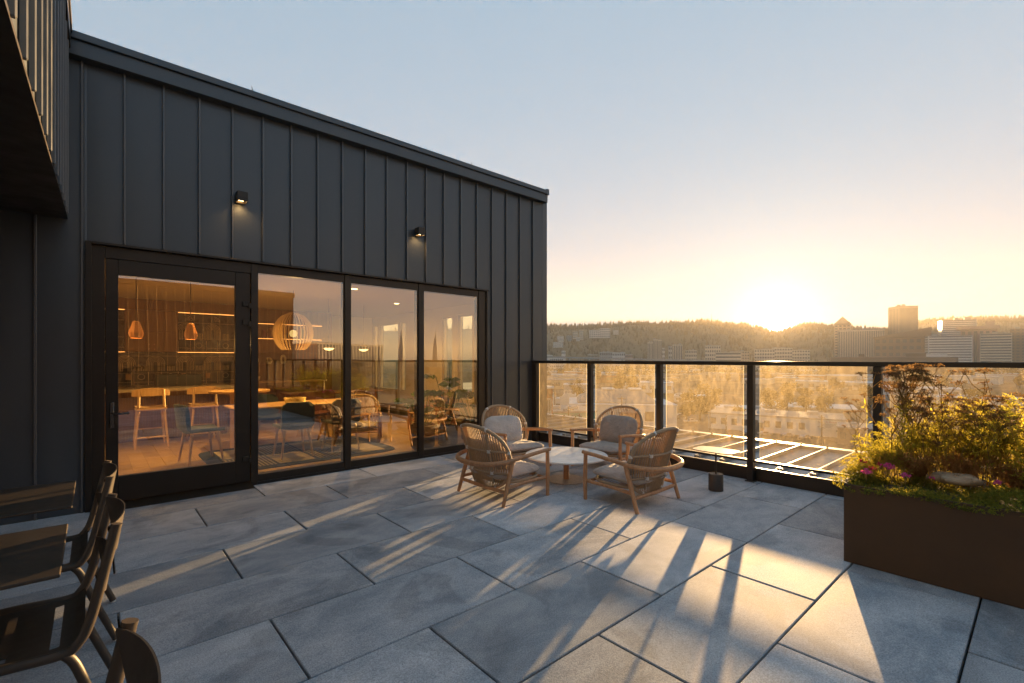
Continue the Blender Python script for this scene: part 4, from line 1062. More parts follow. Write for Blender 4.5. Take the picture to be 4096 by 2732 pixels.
ld = bpy.data.lights.new("globe_glow", 'POINT'); ld.energy = 2.6; ld.color = (1,.62,.3); ld.shadow_soft_size = .1
lo = bpy.data.objects.new("globe_glow", ld); COL.objects.link(lo); lo.parent = p; lo.location = (0,0,1.80)
for x, y, lb in ((3.55,9.6,"half dome pendant lamp behind the second tall window, the nearer of two"),(4.55,10.2,"half dome pendant lamp behind the second tall window, the farther of two")):
    p = thing("dome_lamp", lb, "pendant lamp", (x,y,1.72), 0, "half dome pendants")
    mb = MB(); mb.tube([(0,0,.1),(0,0,RZ-1.722)], .004, 6); obj("cord", mb, M['powder'], p)
    mb = MB(); mb.lathe([(.11,0),(.105,.05),(.06,.10),(.0001,.115)], 16, cap=False); obj("dome", mb, M['powder'], p, 50)
    mb = MB(); mb.lathe([(.0001,-.055),(.07,-.04),(.105,-.003)], 16, cap=False); obj("diffuser", mb, emit_mat("dome_glow", (1,.68,.34), .5), p, 50)
for x, y, lb in ((1.55,8.9,"small round ceiling downlight above the island side"),(3.4,8.0,"small round ceiling downlight above the rug"),(-.4,8.6,"small round ceiling downlight near the door's left edge"),(5.0,9.5,"small round ceiling downlight above the potted plants' corner")):
    p = thing("downlight", lb, "ceiling light", (x,y,RZ), 0, "ceiling downlights"); mb = MB(); mb.lathe([(.0001,-.006),(.05,-.006),(.055,-.001)], 16); obj("lens", mb, emit_mat("downlight_lens", (1,.7,.38), 1.2), p)
    ld = bpy.data.lights.new("downlight_glow", 'AREA'); ld.shape = 'DISK'; ld.size = .1; ld.energy = 3.9; ld.color = (1,.58,.20); ld.spread = radians(120)
    lo = bpy.data.objects.new("downlight_glow", ld); COL.objects.link(lo); lo.parent = p; lo.location = (0,0,-.02)
# rug
rgm = pm("dark_rug", (.018,.024,.026), .95, 0, .3, 30, .5, 200); rgl = pm("rug_stripe", (.30,.25,.17), .95, 0, .2, 30)
r = thing("rug", "dark rug with cream stripes and squares under the indoor dining table", "rug", (0,0,.001))
poly = [(2.5+spow(cos(a),.25)*1.30, 8.02+spow(sin(a),.25)*.98) for a in [2*pi*k/48 for k in range(48)]]
mb = MB(); mb.prism(poly, 0, .008); obj("rug_base", mb, rgm, r)
for gx in range(4):
    for gy in range(2):
        x0, y0 = 1.42+.56*gx, 7.22+.82*gy
        if (gx+gy) % 2: 
            mb = MB(); mb.box(x0, x0+.5, y0, y0+.75, .0081, .0125); obj("rug_square", mb, rgl, r)
        else:
            for k in range(11):
                mb = MB(); mb.box(x0+.05*k, x0+.05*k+.022, y0, y0+.75, .0081, .012); obj("rug_stripe", mb, rgl, r)
# indoor dining table, chairs, bowl
t = thing("oak_table", "oak dining table on the striped rug behind the first tall window", "dining table", (0,0,.01))
mb = MB(); mb.box(1.55, 3.55, 8.0, 8.85, .715, .745, .008); obj("tabletop", mb, M['oak'], t)
for x in (1.75,3.35):
    for y in (8.15,8.7):
        mb = MB(); mb.tube([(x,y,0),(x,y,.714)], [.022,.03], 8); obj("leg", mb, M['oak'], t, 50)
def shell_chair(x, y, rz, lb, mat='felt'):
    s = thing("shell_chair", lb, "dining chair", (x,y,.013), rz, "upholstered shell dining chairs")
    for sx in (-1,1):
        for yy, k in ((-.21,-1),(.22,1)):
            mb = MB(); mb.tube([(sx*.225, yy, 0), (sx*.17, yy*.75, .42)], [.014,.022], 8); obj("leg", mb, M['oak'], s, 50)
    mb = MB()
    def f(u, v, o):
        a = -1+2*u; w = .235*(1-.10*v)*(1-.0*v)
        if v < .45:
            q = v/.45; return (a*w, .24-.45*q, .44+.03*a*a+o)
        q = (v-.45)/.55; wid = .235*(1-max(0,(q-.75)/.25)**2*.35)
        return (a*wid, -.21-.09*q+.06*a*a*q+o*1.2, .44+.03*a*a*(1-q)+.40*q)
    mb.grid(lambda u, v: f(u, v, .022), 11, 15); mb.grid(lambda u, v: f(1-u, v, -.022), 11, 15)
    for e in (0,1): mb.grid(lambda u, v: f(e, v if e == 0 else 1-v, .022-.044*u), 2, 15)
    mb.grid(lambda u, v: f(u, 1, -.022+.044*v), 11, 2); mb.grid(lambda u, v: f(u, 0, .022-.044*v), 11, 2)
    obj("seat_shell", mb, M[mat], s, 50)
shell_chair(2.29, 7.66, 0, "dark upholstered chair with its back to the first tall window"); shell_chair(1.16, 8.15, -pi/2+.15, "dark upholstered chair at the head of the oak table, half behind the door frame")
shell_chair(3.05, 7.72, 0, "dark upholstered chair beside the first window's right mullion"); shell_chair(2.3, 9.15, pi, "dark upholstered chair on the far side of the oak table"); shell_chair(3.1, 9.2, pi, "brown leather chair on the far side of the oak table", 'brownleather')
t = thing("beaded_bowl", "gold beaded bowl on the oak dining table", "bowl", (2.46, 8.15, .757))
gm = pm("gold_bead", (.75,.58,.22), .35, .3, .06, 9); bead = MB(); bead.lathe([(.0001,-.011),(.010,-.005),(.010,.005),(.0001,.011)], 8); bme = bead.mesh("bead", gm, 60)
mb = MB(); mb.lathe([(.0001,0),(.13,0),(.135,.006),(.0001,.008)], 24); obj("dish", mb, gm, t)
for k in range(5):
    for j in range(40):
        a = 2*pi*j/40+.08*(k % 2); link("bead", bme, t, ((.135+.006*k)*cos(a), (.135+.006*k)*sin(a), .016+.021*k))
t = thing("bar_table", "round pale bar table on a fluted column, left edge of the first tall window", "bar table", (1.86, 9.1, 0))
mb = MB(); mb.lathe([(.0001,.93),(.45,.93),(.46,.94),(.46,.965),(.0001,.97)], 40); obj("tabletop", mb, M['oak'], t, 40)
mb = MB(); mb.lathe([((.16 if k % 2 else .145),0) for k in range(1)]+[(.15,0),(.15,.929)], 26); obj("column", mb, M['oak'], t)
# indoor wicker chairs share the outdoor chair's make
dup(base_chair, (3.62,8.35,.012), -pi/2-.5, "wicker lounge chair indoors at the end of the oak table", "wicker lounge chairs indoors")
dup(base_chair, (4.85,7.75,.003), 2.3, "wicker lounge chair indoors just behind the potted plants", "wicker lounge chairs indoors")
dup(base_chair, (5.45,8.75,.003), pi+.3, "wicker lounge chair indoors in front of the two bright windows", "wicker lounge chairs indoors")
mb = MB(); mb.box(3.1,5.2,10.55,11.3,.72,.75,.006); mb.box(3.2,3.26,10.6,11.25,.0,.7195); mb.box(5.0,5.06,10.6,11.25,0,.7195); tag(obj("long_table", mb, M['walnut']), "long brown table at the back of the room by the corner windows", "table")
shell_chair(3.6, 10.25, 0, "brown leather chair tucked at the long back table's left end", 'brownleather'); shell_chair(4.5, 10.25, 0, "brown leather chair tucked at the long back table's right end", 'brownleather')
# potted plants
M['monstera'] = leaf_mat("monstera_leaf", (.045,.11,.03), .4, .3, (.22,.36,.07), 5)
def big_leaf(fq, base, tip_dir, L, r):
    d = tip_dir.normalized(); s = d.cross(Vector((0,0,1))).normalized(); n = 7
    for k in range(n):
        t0 = k/n; w = L*.55*sin(pi*min(1,(t0*.85+.18)))
        for sg in (-1,1):
            b = base+d*L*t0+Vector((0,0,-.35*L*t0*t0)); e = (s*sg+d*.55+Vector((0,0,-.25))).normalized()
            fq.blade(b, e, w, L*.13, (rdir(r)+Vector((0,-1.2,.6))).normalized())
    fq.blade(base+d*L*.85+Vector((0,0,-.25*L)), (d-Vector((0,0,.6))).normalized(), L*.25, L*.09, rdir(r))
def potted(x, y, potr, poth, mat, H, nl, L, seed, lb):
    t = thing("potted_plant", lb, "potted plant", (x,y,.001)); r = random.Random(seed)
    mb = MB(); mb.lathe([(.0001,0),(potr*.8,0),(potr,.03),(potr*1.02,poth),(potr*.92,poth),(potr*.9,poth-.04),(.0001,poth-.04)], 28); obj("pot", mb, mat, t, 40)
    fq = FQ(); st = MB()
    for i in range(nl):
        a = 2*pi*i/nl+r.random(); h = H*r.uniform(.55,1); o = r.uniform(.10,.30)
        tip = Vector((cos(a)*o, sin(a)*o, h)); st.tube([(0,0,poth-.04), (tip.x*.3,tip.y*.3,h*.55), tip], .006, 5)
        big_leaf(fq, tip, Vector((cos(a),sin(a),.25)), L*r.uniform(.7,1.1), r)
    link("leaves", fq.mesh("leaves", M['monstera']), t); obj("stem", st, M['monstera'], t)
potted(4.16, 6.98, .20, .40, M['powder'], .95, 13, .34, 3, "leafy plant in a tall black pot behind the third tall window")
potted(4.62, 6.92, .17, .34, pm("grey_pot", (.22,.20,.18), .7, 0, .2, 8), 1.22, 9, .42, 6, "split-leaf plant in a grey pot, tallest behind the third tall window")
potted(5.25, 7.05, .2, .36, pm("brown_pot", (.2,.10,.05), .6, 0, .2, 8), .95, 12, .36, 8, "low leafy plant in a brown pot beside the window's right frame")
# ---------------------------------------------------------------- the city below and beyond
GZ = -26.0
FPX, HY = 1889.82, 1435.27                       # focal length and horizon of the 4096 px wide photograph
Fv = Vector((cos(YAW), sin(YAW), 0)); Rv = Vector((sin(YAW), -cos(YAW), 0))
def at(u, d): return Fv*d + Rv*((u-2048)/FPX*d)
def zat(v, d): return 1.5 - (v-HY)/FPX*d
def dg(v): return (1.5-GZ)*FPX/(v-HY)            # depth of a point of the ground seen at height v
rc = random.Random(42)
def ground_mat():
    m, n, l, b, out = nodes("city_ground")
    tc = n.new("ShaderNodeTexCoord"); nz = n.new("ShaderNodeTexNoise"); nz.inputs['Scale'].default_value = .012; nz.inputs['Detail'].default_value = 10; nz.inputs['Roughness'].default_value = .7
    l.new(tc.outputs['Object'], nz.inputs['Vector'])
    cr = n.new("ShaderNodeValToRGB"); e = cr.color_ramp.elements
    e[0].position = .36; e[0].color = (.035,.04,.016,1); e[1].position = .66; e[1].color = (.14,.125,.105,1)
    k = e.new(.5); k.color = (.06,.056,.048,1); l.new(nz.outputs[0], cr.inputs[0]); l.new(cr.outputs[0], b.inputs['Base Color']); b.inputs['Roughness'].default_value = .9; b.inputs['Specular IOR Level'].default_value = .15
    return m
mb = MB(); mb.grid(lambda u, v: (-6800+13600*u, -6800+13600*v, 0), 9, 9)
struct(obj("ground", mb, ground_mat(), loc=(0,0,GZ)))
M['asphalt'] = pm("asphalt", (.05,.05,.052), .85, 0, .2, .8)
def road(u0, v0, u1, v1, w, lift=.03):
    a, b = at(u0, dg(v0)), at(u1, dg(v1)); s = (b-a).normalized().cross(Vector((0,0,1)))*w/2; z = Vector((0,0,GZ+lift))
    mb = MB(); mb.quad(a-s+z, a+s+z, b+s+z, b-s+z)
    c = (b-a)/40
    for k in range(40):
        p = a+c*k; q = p+c*.45; t = s.normalized()*.12; zz = z+Vector((0,0,.01)); mb.quad(p-t+zz, p+t+zz, q+t+zz, q-t+zz, 1)
    struct(obj("road", mb, [M['asphalt'], M['cuff']]))
road(2200,1760,3300,1688,16); road(3500,1790,2500,1500,13,.04); road(2300,1560,4300,1600,14,.05); road(2200,1500,4200,1510,16,.06)
mb = MB(); p = at(2760,dg(1690)); mb.box(-30,30,-14,14,0,.02); struct(obj("parking_lot", mb, M['asphalt'], loc=(p.x,p.y,GZ+.065), rz=YAW-.2))

# hills with forest
RIDGE = [(-800,1330),(600,1330),(1500,1315),(2000,1302),(2185,1298),(2300,1300),(2400,1296),(2480,1293),(2560,1287),(2620,1293),(2700,1287),(2760,1283),(2836,1280),(2917,1292),(2980,1297),(3035,1309),(3106,1326),(3170,1313),(3215,1296),(3242,1290),(3303,1302),(3420,1306),(3513,1315),(3590,1316),(3667,1293),(3723,1279),(3792,1274),(3932,1267),(4096,1269),(4400,1272),(5200,1290),(6500,1330),(8000,1400)]  # the dip below the sun is shaped to let sunlight through
HD = 2000.0
rph = [rc.uniform(0,6.28) for _ in range(8)]
def ridge_v(u): return float(np.interp(u, [a for a, _ in RIDGE], [b for _, b in RIDGE]))
def hill_pt(u, t):
    """t 0 foot .. 1 ridge .. 1.3 behind"""
    d = 1300+(HD-1300)*t + 90*sin(u*.004+rph[0])*(1-t)
    zr = zat(ridge_v(u)+10, HD)-GZ
    s = min(1, t); prof = s*s*(3-2*s)*.55+s*.45
    if t > 1: prof = 1-.35*(t-1)/.3
    z = zr*prof + zr*.10*sin(u*.011+5*t+rph[1])*sin(pi*s)+zr*.05*sin(u*.037+9*t+rph[2])*sin(pi*s)
    p = at(u, d); return Vector((p.x, p.y, GZ+z-.5))
mb = MB(); mb.grid(lambda a, b: tuple(hill_pt(-800+8800*a, 1.3*b)), 330, 22)
M['forest'] = pm("hazed_forest_floor", (.20,.125,.06), .95, 0, .4, .02)  # lifted warm brown puts the golden distance haze into the colour
struct(obj("hills", mb, M['forest'], None, 80))
M['conifer'] = leaf_mat("conifer", (.15,.092,.042), .15, .4, None, .02)  # warm brown trees carry the same painted haze glow
fv, ff = [], []
def cone(p, h, r):
    n = len(fv)
    for k in range(5):
        a = 2*pi*k/5+p.x; fv.append((p.x+r*cos(a), p.y+r*sin(a), p.z-2))
    fv.append((p.x, p.y, p.z+h))
    for k in range(5): ff.append((n+k, n+(k+1) % 5, n+5))
for i in range(13000):
    u = rc.uniform(2050,4500) if i % 8 else rc.uniform(-600,7000)
    t = rc.random() if i % 2 else rc.uniform(.90,1.03)
    p = hill_pt(u, t); cl = .5+.5*sin(u*.02+rph[3])*sin(u*.053+rph[4])
    h = rc.uniform(5,11)+cl*rc.uniform(0,9)+(rc.random() < .04)*7
    if t > .93 and i % 2 == 0: h = 6+20*rc.random()**2.5
    cone(p, h, h*rc.uniform(.18,.32))
me = bpy.data.meshes.new("hill_forest"); me.from_pydata(fv, [], ff); me.materials.append(M['conifer'])
o = stuff(link("hill_forest", me)); tag(o, "dark conifer forest covering the far hills under the sun", "forest")

# buildings
PAL = {k: pm("facade_"+k, c, .75, 0, .08, .15) for k, c in dict(white=(.55,.53,.50), cream=(.54,.46,.36), tan=(.43,.32,.22), brown=(.20,.13,.09), pink=(.36,.24,.20), grey=(.30,.30,.30), dark=(.09,.08,.075), green=(.14,.30,.25), brick=(.30,.115,.06), red=(.30,.09,.06)).items()}
M['pane'] = pm("far_window_glass", (.05,.06,.07), .32, .0, .15, .5, spec=.6)
M['roofw'] = pm("pale_roof", (.55,.55,.55), .8, 0, .12, .15)
M['roofd'] = pm("grey_roof", (.24,.235,.23), .85, 0, .2, .15)
far = lambda d: d if d < 950 else 950+(d-950)*.42
def building(name, label, u0, u1, vt, d, dep, wall='cream', style='grid', nz=8, nx=8, rot=0.0, group=None, vb=None, roof='roofd', cat="building", pent=True):
    if name != 'hillside_hospital': d = far(d)
    w = (u1-u0)/FPX*d; c = at((u0+u1)/2, d); zt = zat(vt, d); zb = GZ if vb is None else zat(vb, d); h = zt-zb
    a = atan2(c.y, c.x)+rot
    t = thing(name, label, cat, (c.x, c.y, zb), a, group)             # local -x faces the camera
    mb = MB(); mb.box(0, dep, -w/2, w/2, -1, h-.001); obj("wall", mb, PAL[wall], t)
    mb = MB(); mb.box(-.25, dep+.25, -w/2-.25, w/2+.25, h, h+max(.5, h*.008)); r = obj("roof", mb, M[roof], t)
    if pent:
        for k in range(2 if w > 12 else 1):
            px, py = rc.uniform(.2,.7)*dep, rc.uniform(-.35,.35)*w; s = min(w,dep)*rc.uniform(.06,.14); ht = max(.8, h*.03)
            mb = MB(); mb.box(px-s, px+s, py-s, py+s, h+max(.5, h*.008), h+max(.5, h*.008)+ht*rc.uniform(.8,1.6)); obj("rooftop_unit", mb, PAL['grey'], r)
    fh = h/nz; ins = .12
    def win_strip(y0, y1, z0, z1, side=0):
        mb = MB()
        if side == 0: mb.box(-.06, .3, y0, y1, z0, z1)
        else: mb.box(y0, y1, side*(w/2)-.3, side*(w/2)+.06, z0, z1) if side > 0 else mb.box(y0, y1, -w/2-.06, -w/2+.3, z0, z1)
        obj("window_band" if style == 'bands' else "window", mb, M['pane'], t)
    if style == 'bands':
        for k in range(nz):
            z0 = fh*k+fh*.42; win_strip(-w/2+w*.02, w/2-w*.02, z0, z0+fh*.45)
            win_strip(dep*.03, dep*.97, z0, z0+fh*.45, 1); win_strip(dep*.03, dep*.97, z0, z0+fh*.45, -1)
    elif style == 'fins':
        for k in range(nx):
            y = -w/2+w*(k+.5)/nx; win_strip(y-w/nx*.28, y+w/nx*.28, h*.03, h*.97)
        for k in range(max(3, nx//2)):
            y = dep*(k+.5)/max(3, nx//2)
            for s in (-1,1): win_strip(y-dep/nx*.5, y+dep/nx*.5, h*.03, h*.97, s)
    elif style == 'grid':
        for k in range(nz):
            for j in range(nx):
                y = -w/2+w*(j+.5)/nx; win_strip(y-w/nx*.30, y+w/nx*.30, fh*k+fh*.3, fh*k+fh*.8)
    elif style == 'low':
        for j in range(nx):
            if rc.random() < .7:
                y = -w/2+w*(j+.5)/nx; win_strip(y-w/nx*.25, y+w/nx*.25, h*.35, h*.75)
        y = rc.uniform(-.3,.3)*w; mb = MB(); mb.box(-.08,.2,y-1.6,y+1.6,0,min(3.6,h*.7)); obj("door", mb, PAL['dark'], t)
    return t
# skyline on the right
t = building("pointed_tower", "hazy tower with a pyramid roof just right of the sun", 3343,3397,1299,1800,60,'tan','grid',16,4,pent=False)
w = (3397-3343)/FPX*far(1800); h = zat(1299,far(1800))-GZ
mb = MB(); mb.add([(-2,-w/2-2,h+1.8),(62,-w/2-2,h+1.8),(62,w/2+2,h+1.8),(-2,w/2+2,h+1.8),(30,0,h+25)], [(0,1,4),(1,2,4),(2,3,4),(3,0,4),(3,2,1,0)]); obj("pyramid_roof", mb, PAL['brown'], t)
building("ribbed_block", "wide pale block with vertical ribs between the pointed tower and the tall tower", 3371,3519,1320,1500,40,'cream','fins',10,26,.1)
building("tall_tower", "tallest tower on the skyline, bronze with vertical ribs", 3602,3670,1225,1350,40,'tan','fins',40,16,.6)
t = building("sloped_roof_hall", "dark hall with a slanting roof edge in front of the tallest tower", 3520,3690,1352,1150,50,'brown','grid',5,8,pent=False)
w = (3690-3520)/FPX*far(1150); h = zat(1352,far(1150))-GZ
mb = MB(); mb.add([(-3,-w/2-3,h+1.2),(53,-w/2-3,h+1.2),(53,w/2+3,h+1.2),(-3,w/2+3,h+1.2),(-3,-w/2-3,h+22),(53,-w/2-3,h+22),(53,w/2+3,h+2),(-3,w/2+3,h+2)], [(0,3,2,1),(4,5,6,7),(0,1,5,4),(2,3,7,6),(1,2,6,5),(3,0,4,7)]); obj("slanting_roof", mb, PAL['brown'], t)
building("pink_office", "pinkish office block between the slanting hall and the white striped block", 3680,3735,1352,1600,40,'pink','grid',10,6)
building("striped_block", "white office block with dark horizontal window stripes, nearest of the skyline", 3733,3867,1343,1000,34,'white','bands',14,1,.25)
building("striped_tower", "taller white striped tower rising behind the white striped block", 3785,3888,1280,1500,45,'white','bands',26,1,.2)
t = building("gate_building", "pinkish high block with an overhanging flat top beside the striped block", 3862,3966,1320,1250,36,'pink','fins',20,6)
h = zat(1320,far(1250))-GZ; w = (3966-3862)/FPX*far(1250); mb = MB(); mb.box(-5, 42, -w/2-4, w/2+8, h+1.5, h+9); mb.box(8,26,-w/2+4,-w/2+18,h+9,h+19); obj("overhanging_top", mb, PAL['pink'], t)
building("grey_banded_office", "pale banded office block right of the pinkish gate block", 3938,4028,1334,1150,40,'cream','bands',14,1)
building("white_office", "white low-banded office, partly hidden at the right of the skyline", 4022,4066,1338,1300,40,'white','bands',12,1)
building("dark_office", "dark brown high block cut by the photo's right edge", 4060,4150,1314,1200,40,'brown','grid',14,6)
building("flat_dark_hall", "long low dark flat-roofed hall just above the top rail on the right", 3362,3760,1429,620,40,'dark','low',1,14,pent=False)
t = building("roof_penthouse", "dark penthouse block on the long dark hall's roof", 3632,3694,1413,640,20,'dark','low',1,4,pent=False)
building("small_penthouse", "small dark roof block left on the long dark hall", 3437,3456,1417,640,8,'dark','low',1,2,pent=False)
building("pale_annex", "low pale annex right of the dark penthouse", 3694,3775,1417,900,30,'white','low',2,6)
for u, lb, vt in ((3130,"hazy block directly under the sun",1392),(3200,"hazy block right below the sun's rays",1400),(3060,"hazy long block left below the sun",1398),(2960,"hazy pale block left of the sun rays",1405)):
    building("hazy_block", lb, u-38, u+34, vt, 1650+rc.uniform(-150,150), 40, rc.choice(['tan','cream']), 'grid', 6, 8)
# residential towers, hospital campus on the hill, waterfront
A = "vertical-ribbed residential tower"
for u0, u1, vt, lb in ((2590,2612,1370,"lowest step of the stepped apartment tower, leftmost wing"),(2612,2630,1358,"tallest middle wing of the stepped apartment tower"),(2630,2647,1360,"right wing of the stepped apartment tower")):
    building("apartment_tower", lb, u0, u1, vt, 1700, 25, 'cream', 'fins', 20, 4)
building("apartment_tower", "apartment tower standing alone right of the stepped apartment tower", 2689,2728,1379,1650,25,'cream','fins',18,6)
building("white_cube", "small white block between the two apartment towers, the left one", 2649,2659,1392,1700,16,'white','grid',5,2); building("white_cube", "small white block between the two apartment towers, the right one", 2674,2688,1386,1700,16,'white','grid',5,2)
building("low_apartments", "long low cream apartment block right of the lone apartment tower", 2742,2786,1401,1700,24,'cream','grid',5,7); building("low_apartments", "hazy cream apartment block farther right under the ridge", 2822,2880,1383,1800,24,'cream','grid',6,7)
building("low_offices", "wide low office rows under the sun glow at the hill's foot", 2865,2960,1410,1500,24,'cream','bands',5,1)
for i, (u0, u1, vt, vb, t_, c, lb) in enumerate([(2291,2311,1327,1350,.62,'cream',"left tan slab of the hillside hospital campus"),(2316,2333,1324,1353,.62,'cream',"second tan slab of the hillside hospital campus"),(2357,2399,1321,1346,.66,'white',"widest white wing of the hillside hospital"),
      (2399,2440,1314,1346,.68,'white',"tallest white wing of the hillside hospital"),(2452,2474,1321,1332,.7,'white',"rightmost small white wing of the hillside hospital"),(2229,2255,1345,1362,.55,'white',"white block left below the hospital campus"),(2266,2287,1343,1360,.56,'grey',"grey block left below the hospital campus"),
      (2212,2252,1369,1384,.40,'white',"lowest white hillside building at the wall's corner"),(2305,2320,1350,1358,.55,'white',"small white house row under the hospital slabs")]):
    d = 1300+(HD-1300)*t_-60; building("hillside_hospital", lb, u0, u1, vt, d, 30, c, 'grid', 4, 5, 0, "hospital campus on the hill", vb+4, 'roofw')
for u0, u1, vt, d, c, lb in ((2399,2450,1409,1700,'grey',"grey waterfront block, left of the white-framed one"),(2450,2500,1411,1680,'white',"white-framed waterfront block above the second glass panel"),(2500,2530,1419,1660,'pink',"pinkish low waterfront block at the right end of the row"),(2350,2390,1419,1750,'tan',"tan low waterfront block at the left end of the row"),
      (2187,2210,1421,1300,'white',"small white block beside the metal wall's corner"),(2200,2252,1433,1100,'white',"long white low block just above the railing's left end"),(2246,2262,1404,1900,'white',"lit white block with bright roof lamps under the hill")):
    building("waterfront_block", lb, u0, u1, vt, d, 30, c, 'grid', 4, 7, 0, "blocks along the far waterfront", None, 'roofw')
t = thing("viaduct", "long thin grey road viaduct running above the left part of the railing", "bridge", (0,0,0))
a, b = at(2240,1150), at(2640,950); za, zb = zat(1421,1150), zat(1438.5,950)
d = (b-a); s = d.normalized().cross(Vector((0,0,1)))*6; U = Vector((0,0,1))
mb = MB(); A0, B0 = a-d*.8+U*(za+.6), b+d*.4+U*(zb-1)
mb.add([A0-s,A0+s,B0+s,B0-s,A0-s-U*3,A0+s-U*3,B0+s-U*3,B0-s-U*3], [(0,1,2,3),(7,6,5,4),(0,3,7,4),(1,5,6,2)]); obj("bridge_deck", mb, PAL['grey'], t)
for k in range(-3, 14):
    p = a+d*(k/9); z = za+(zb-za)*k/9-3
    mb = MB(); mb.box(p.x-1.5,p.x+1.5,p.y-1.5,p.y+1.5,GZ,z); obj("pier", mb, PAL['grey'], t)
for u, d, vt, lb in ((2846,1985,1252,"thin radio mast on the ridge left of the sun"),(4062,1985,1252,"thin radio mast on the ridge near the right edge"),(2627,1100,1418,"lattice power mast in front of the apartment towers")):
    t = thing("radio_mast", lb, "mast", tuple(at(u,d)+Vector((0,0,GZ if d < 1500 else zat(1285,d)-20)))); H = zat(vt,d)-t.location.z; r0 = H*.02
    mb = MB()
    for k in range(3): mb.tube([(r0*cos(2.1*k),r0*sin(2.1*k),0),(0,0,H)], .5 if d > 1500 else .25, 4)
    obj("lattice", mb, PAL['grey'], t)

# nearer buildings under the railing
d = 60.0
t = thing("brick_building", "orange brick building with a tall white window, seen beside the metal wall through the glass", "building", (0,0,0))
c = at(2217,d); a = atan2(Fv.y,Fv.x)
t.location = (c.x,c.y,GZ); t.rotation_euler = (0,0,a+.55)
h = zat(1545,d)-GZ
mb = MB(); mb.box(.3,14,.05,12,0,h-.3); obj("wall", mb, PAL['brick'], t); mb = MB(); mb.box(.1,14.1,-.1,12.1,h-.3,h,.03); obj("roof", mb, M['roofw'], t)
bk = MB(); bk.box(-.5,.5,-.05,.05,-.5,.5); bme = bk.mesh("brick", pm("brick_face", (.33,.125,.062), .85, 0, .2, 3, rnd=.3))
for r_ in range(15):
    for k in range(11):
        y = .2+.37*k+(.18 if r_ % 2 else 0); z = h-.75-.42*r_
        if .30 < y < 1.30 and z < h-1.6: continue
        o = link("brick", bme, t, (.29,y,z)); o.scale = (.04,.34/.1,.36)
w = link("window", None, t)
mb = MB()
for y0, y1 in ((.35,.43),(.75,.80),(1.18,1.26)): mb.box(.15,.32,y0,y1,h-4.1,h-1.55)
for z in (h-1.63,h-3.3,h-4.1): mb.box(.16,.31,.43,1.18,z,z+.08)
obj("frame", mb, PAL['white'], w); mb = MB(); mb.box(.27,.305,.4,1.2,h-4.05,h-1.6); obj("pane", mb, M['pane'], w)
def lowb(u0, u1, vt, d, dep, wall, roof, lb, nx=5, rot=0.0, nm="warehouse"):
    return building(nm, lb, u0, u1, vt, d, dep, wall, 'low', 1, nx, rot, None, None, roof, "building")
lowb(2180,2388,1651,128,16,'green','roofd',"low building with a teal green wall and flat grey roof just below the deck", 0, .28, "green_walled_shop")
t = lowb(2280,2700,1622,185,30,'white','roofw',"long white warehouse with a hipped grey roof behind the lounge chair by the railing", 6, .10)
w = (2700-2280)/FPX*185; h = zat(1622,185)-GZ
mb = MB(); z1 = h+.8; mb.add([(3,-w/2+6,z1),(27,-w/2+6,z1),(27,w/2-3,z1),(3,w/2-3,z1),(11,-w/2+12,z1+4.6),(19,-w/2+12,z1+4.6),(19,w/2-9,z1+4.6),(11,w/2-9,z1+4.6)], [(0,1,5,4),(1,2,6,5),(2,3,7,6),(3,0,4,7),(4,5,6,7)]); obj("hipped_roof", mb, M['roofd'], t)
for y in (-9,2):
    mb = MB(); mb.box(10.5,19.5,y,y+5,z1+4.65,z1+5.1); obj("ridge_light", mb, PAL['white'], t)
t = lowb(2180,2352,1598,225,8,'white','roofw',"white hall front with curved gables and small roof ornaments", 5, .0, "ornamented_hall")
w = (2352-2180)/FPX*225; h = zat(1598,225)-GZ
for k in range(4):
    y = w/2-4-5.2*k; mb = MB(); mb.lathe([(.9,0),(.55,.5),(.35,1.3),(.6,1.6),(.3,2.2),(.05,2.9)], 8, (.5,y,h+.5)); obj("roof_ornament", mb, PAL['white'], t)
for k in range(2):
    y = w/2-11.5-7*k; mb = MB(); mb.add([(-.3,y+4*cos(pi*q/10),h+3.0*sin(pi*q/10)) for q in range(11)]+[(.8,y+4*cos(pi*q/10),h+3.0*sin(pi*q/10)) for q in range(11)], [tuple(range(11))[::-1],tuple(range(11,22))]+[(q,q+1,q+12,q+11) for q in range(10)]); obj("curved_gable", mb, PAL['white'], t)
t = lowb(2255,2350,1541,330,20,'grey','roofw',"grey wall building with faded white letters, behind the white hall's ornaments", 0, .0, "lettered_building")
def text(body, size, loc, rz, mat, parent, name="lettering"):
    cu = bpy.data.curves.new(name, 'FONT'); cu.body = body; cu.size = size; cu.extrude = .01*size; cu.align_x = 'CENTER'
    tmp = bpy.data.objects.new("tmp_text", cu); COL.objects.link(tmp); dgp = bpy.context.evaluated_depsgraph_get(); dgp.update()
    me = bpy.data.meshes.new_from_object(tmp.evaluated_get(dgp)); bpy.data.objects.remove(tmp); me.materials.clear(); me.materials.append(mat)
    o = link(name, me, parent, loc); o.rotation_euler = (pi/2, 0, rz); return o
hh = zat(1541,330)-GZ
text("OT UNIT", 4.2, (-.15, 0, hh-6.2), -pi/2, PAL['white'], t)
lowb(2850,3330,1668,175,22,'white','roofd',"long white building with small dark windows and a wall sign, beyond the side table", 12, -.06, "long_white_building")
lb_ = bpy.data.objects["long_white_building"]
wsg = (3330-2850)/FPX*175; h = zat(1668,175)-GZ
mb = MB(); mb.box(-.12,-.07,-wsg/2+2.2,-wsg/2+8.0,2.6,6.4); obj("sign_board", mb, PAL['white'], lb_)
text("Candy Babel", .95, (-.125,-wsg/2+5.1,5.0), -pi/2, PAL['red'], bpy.data.objects["long_white_building"], "sign_lettering")
mb = MB()
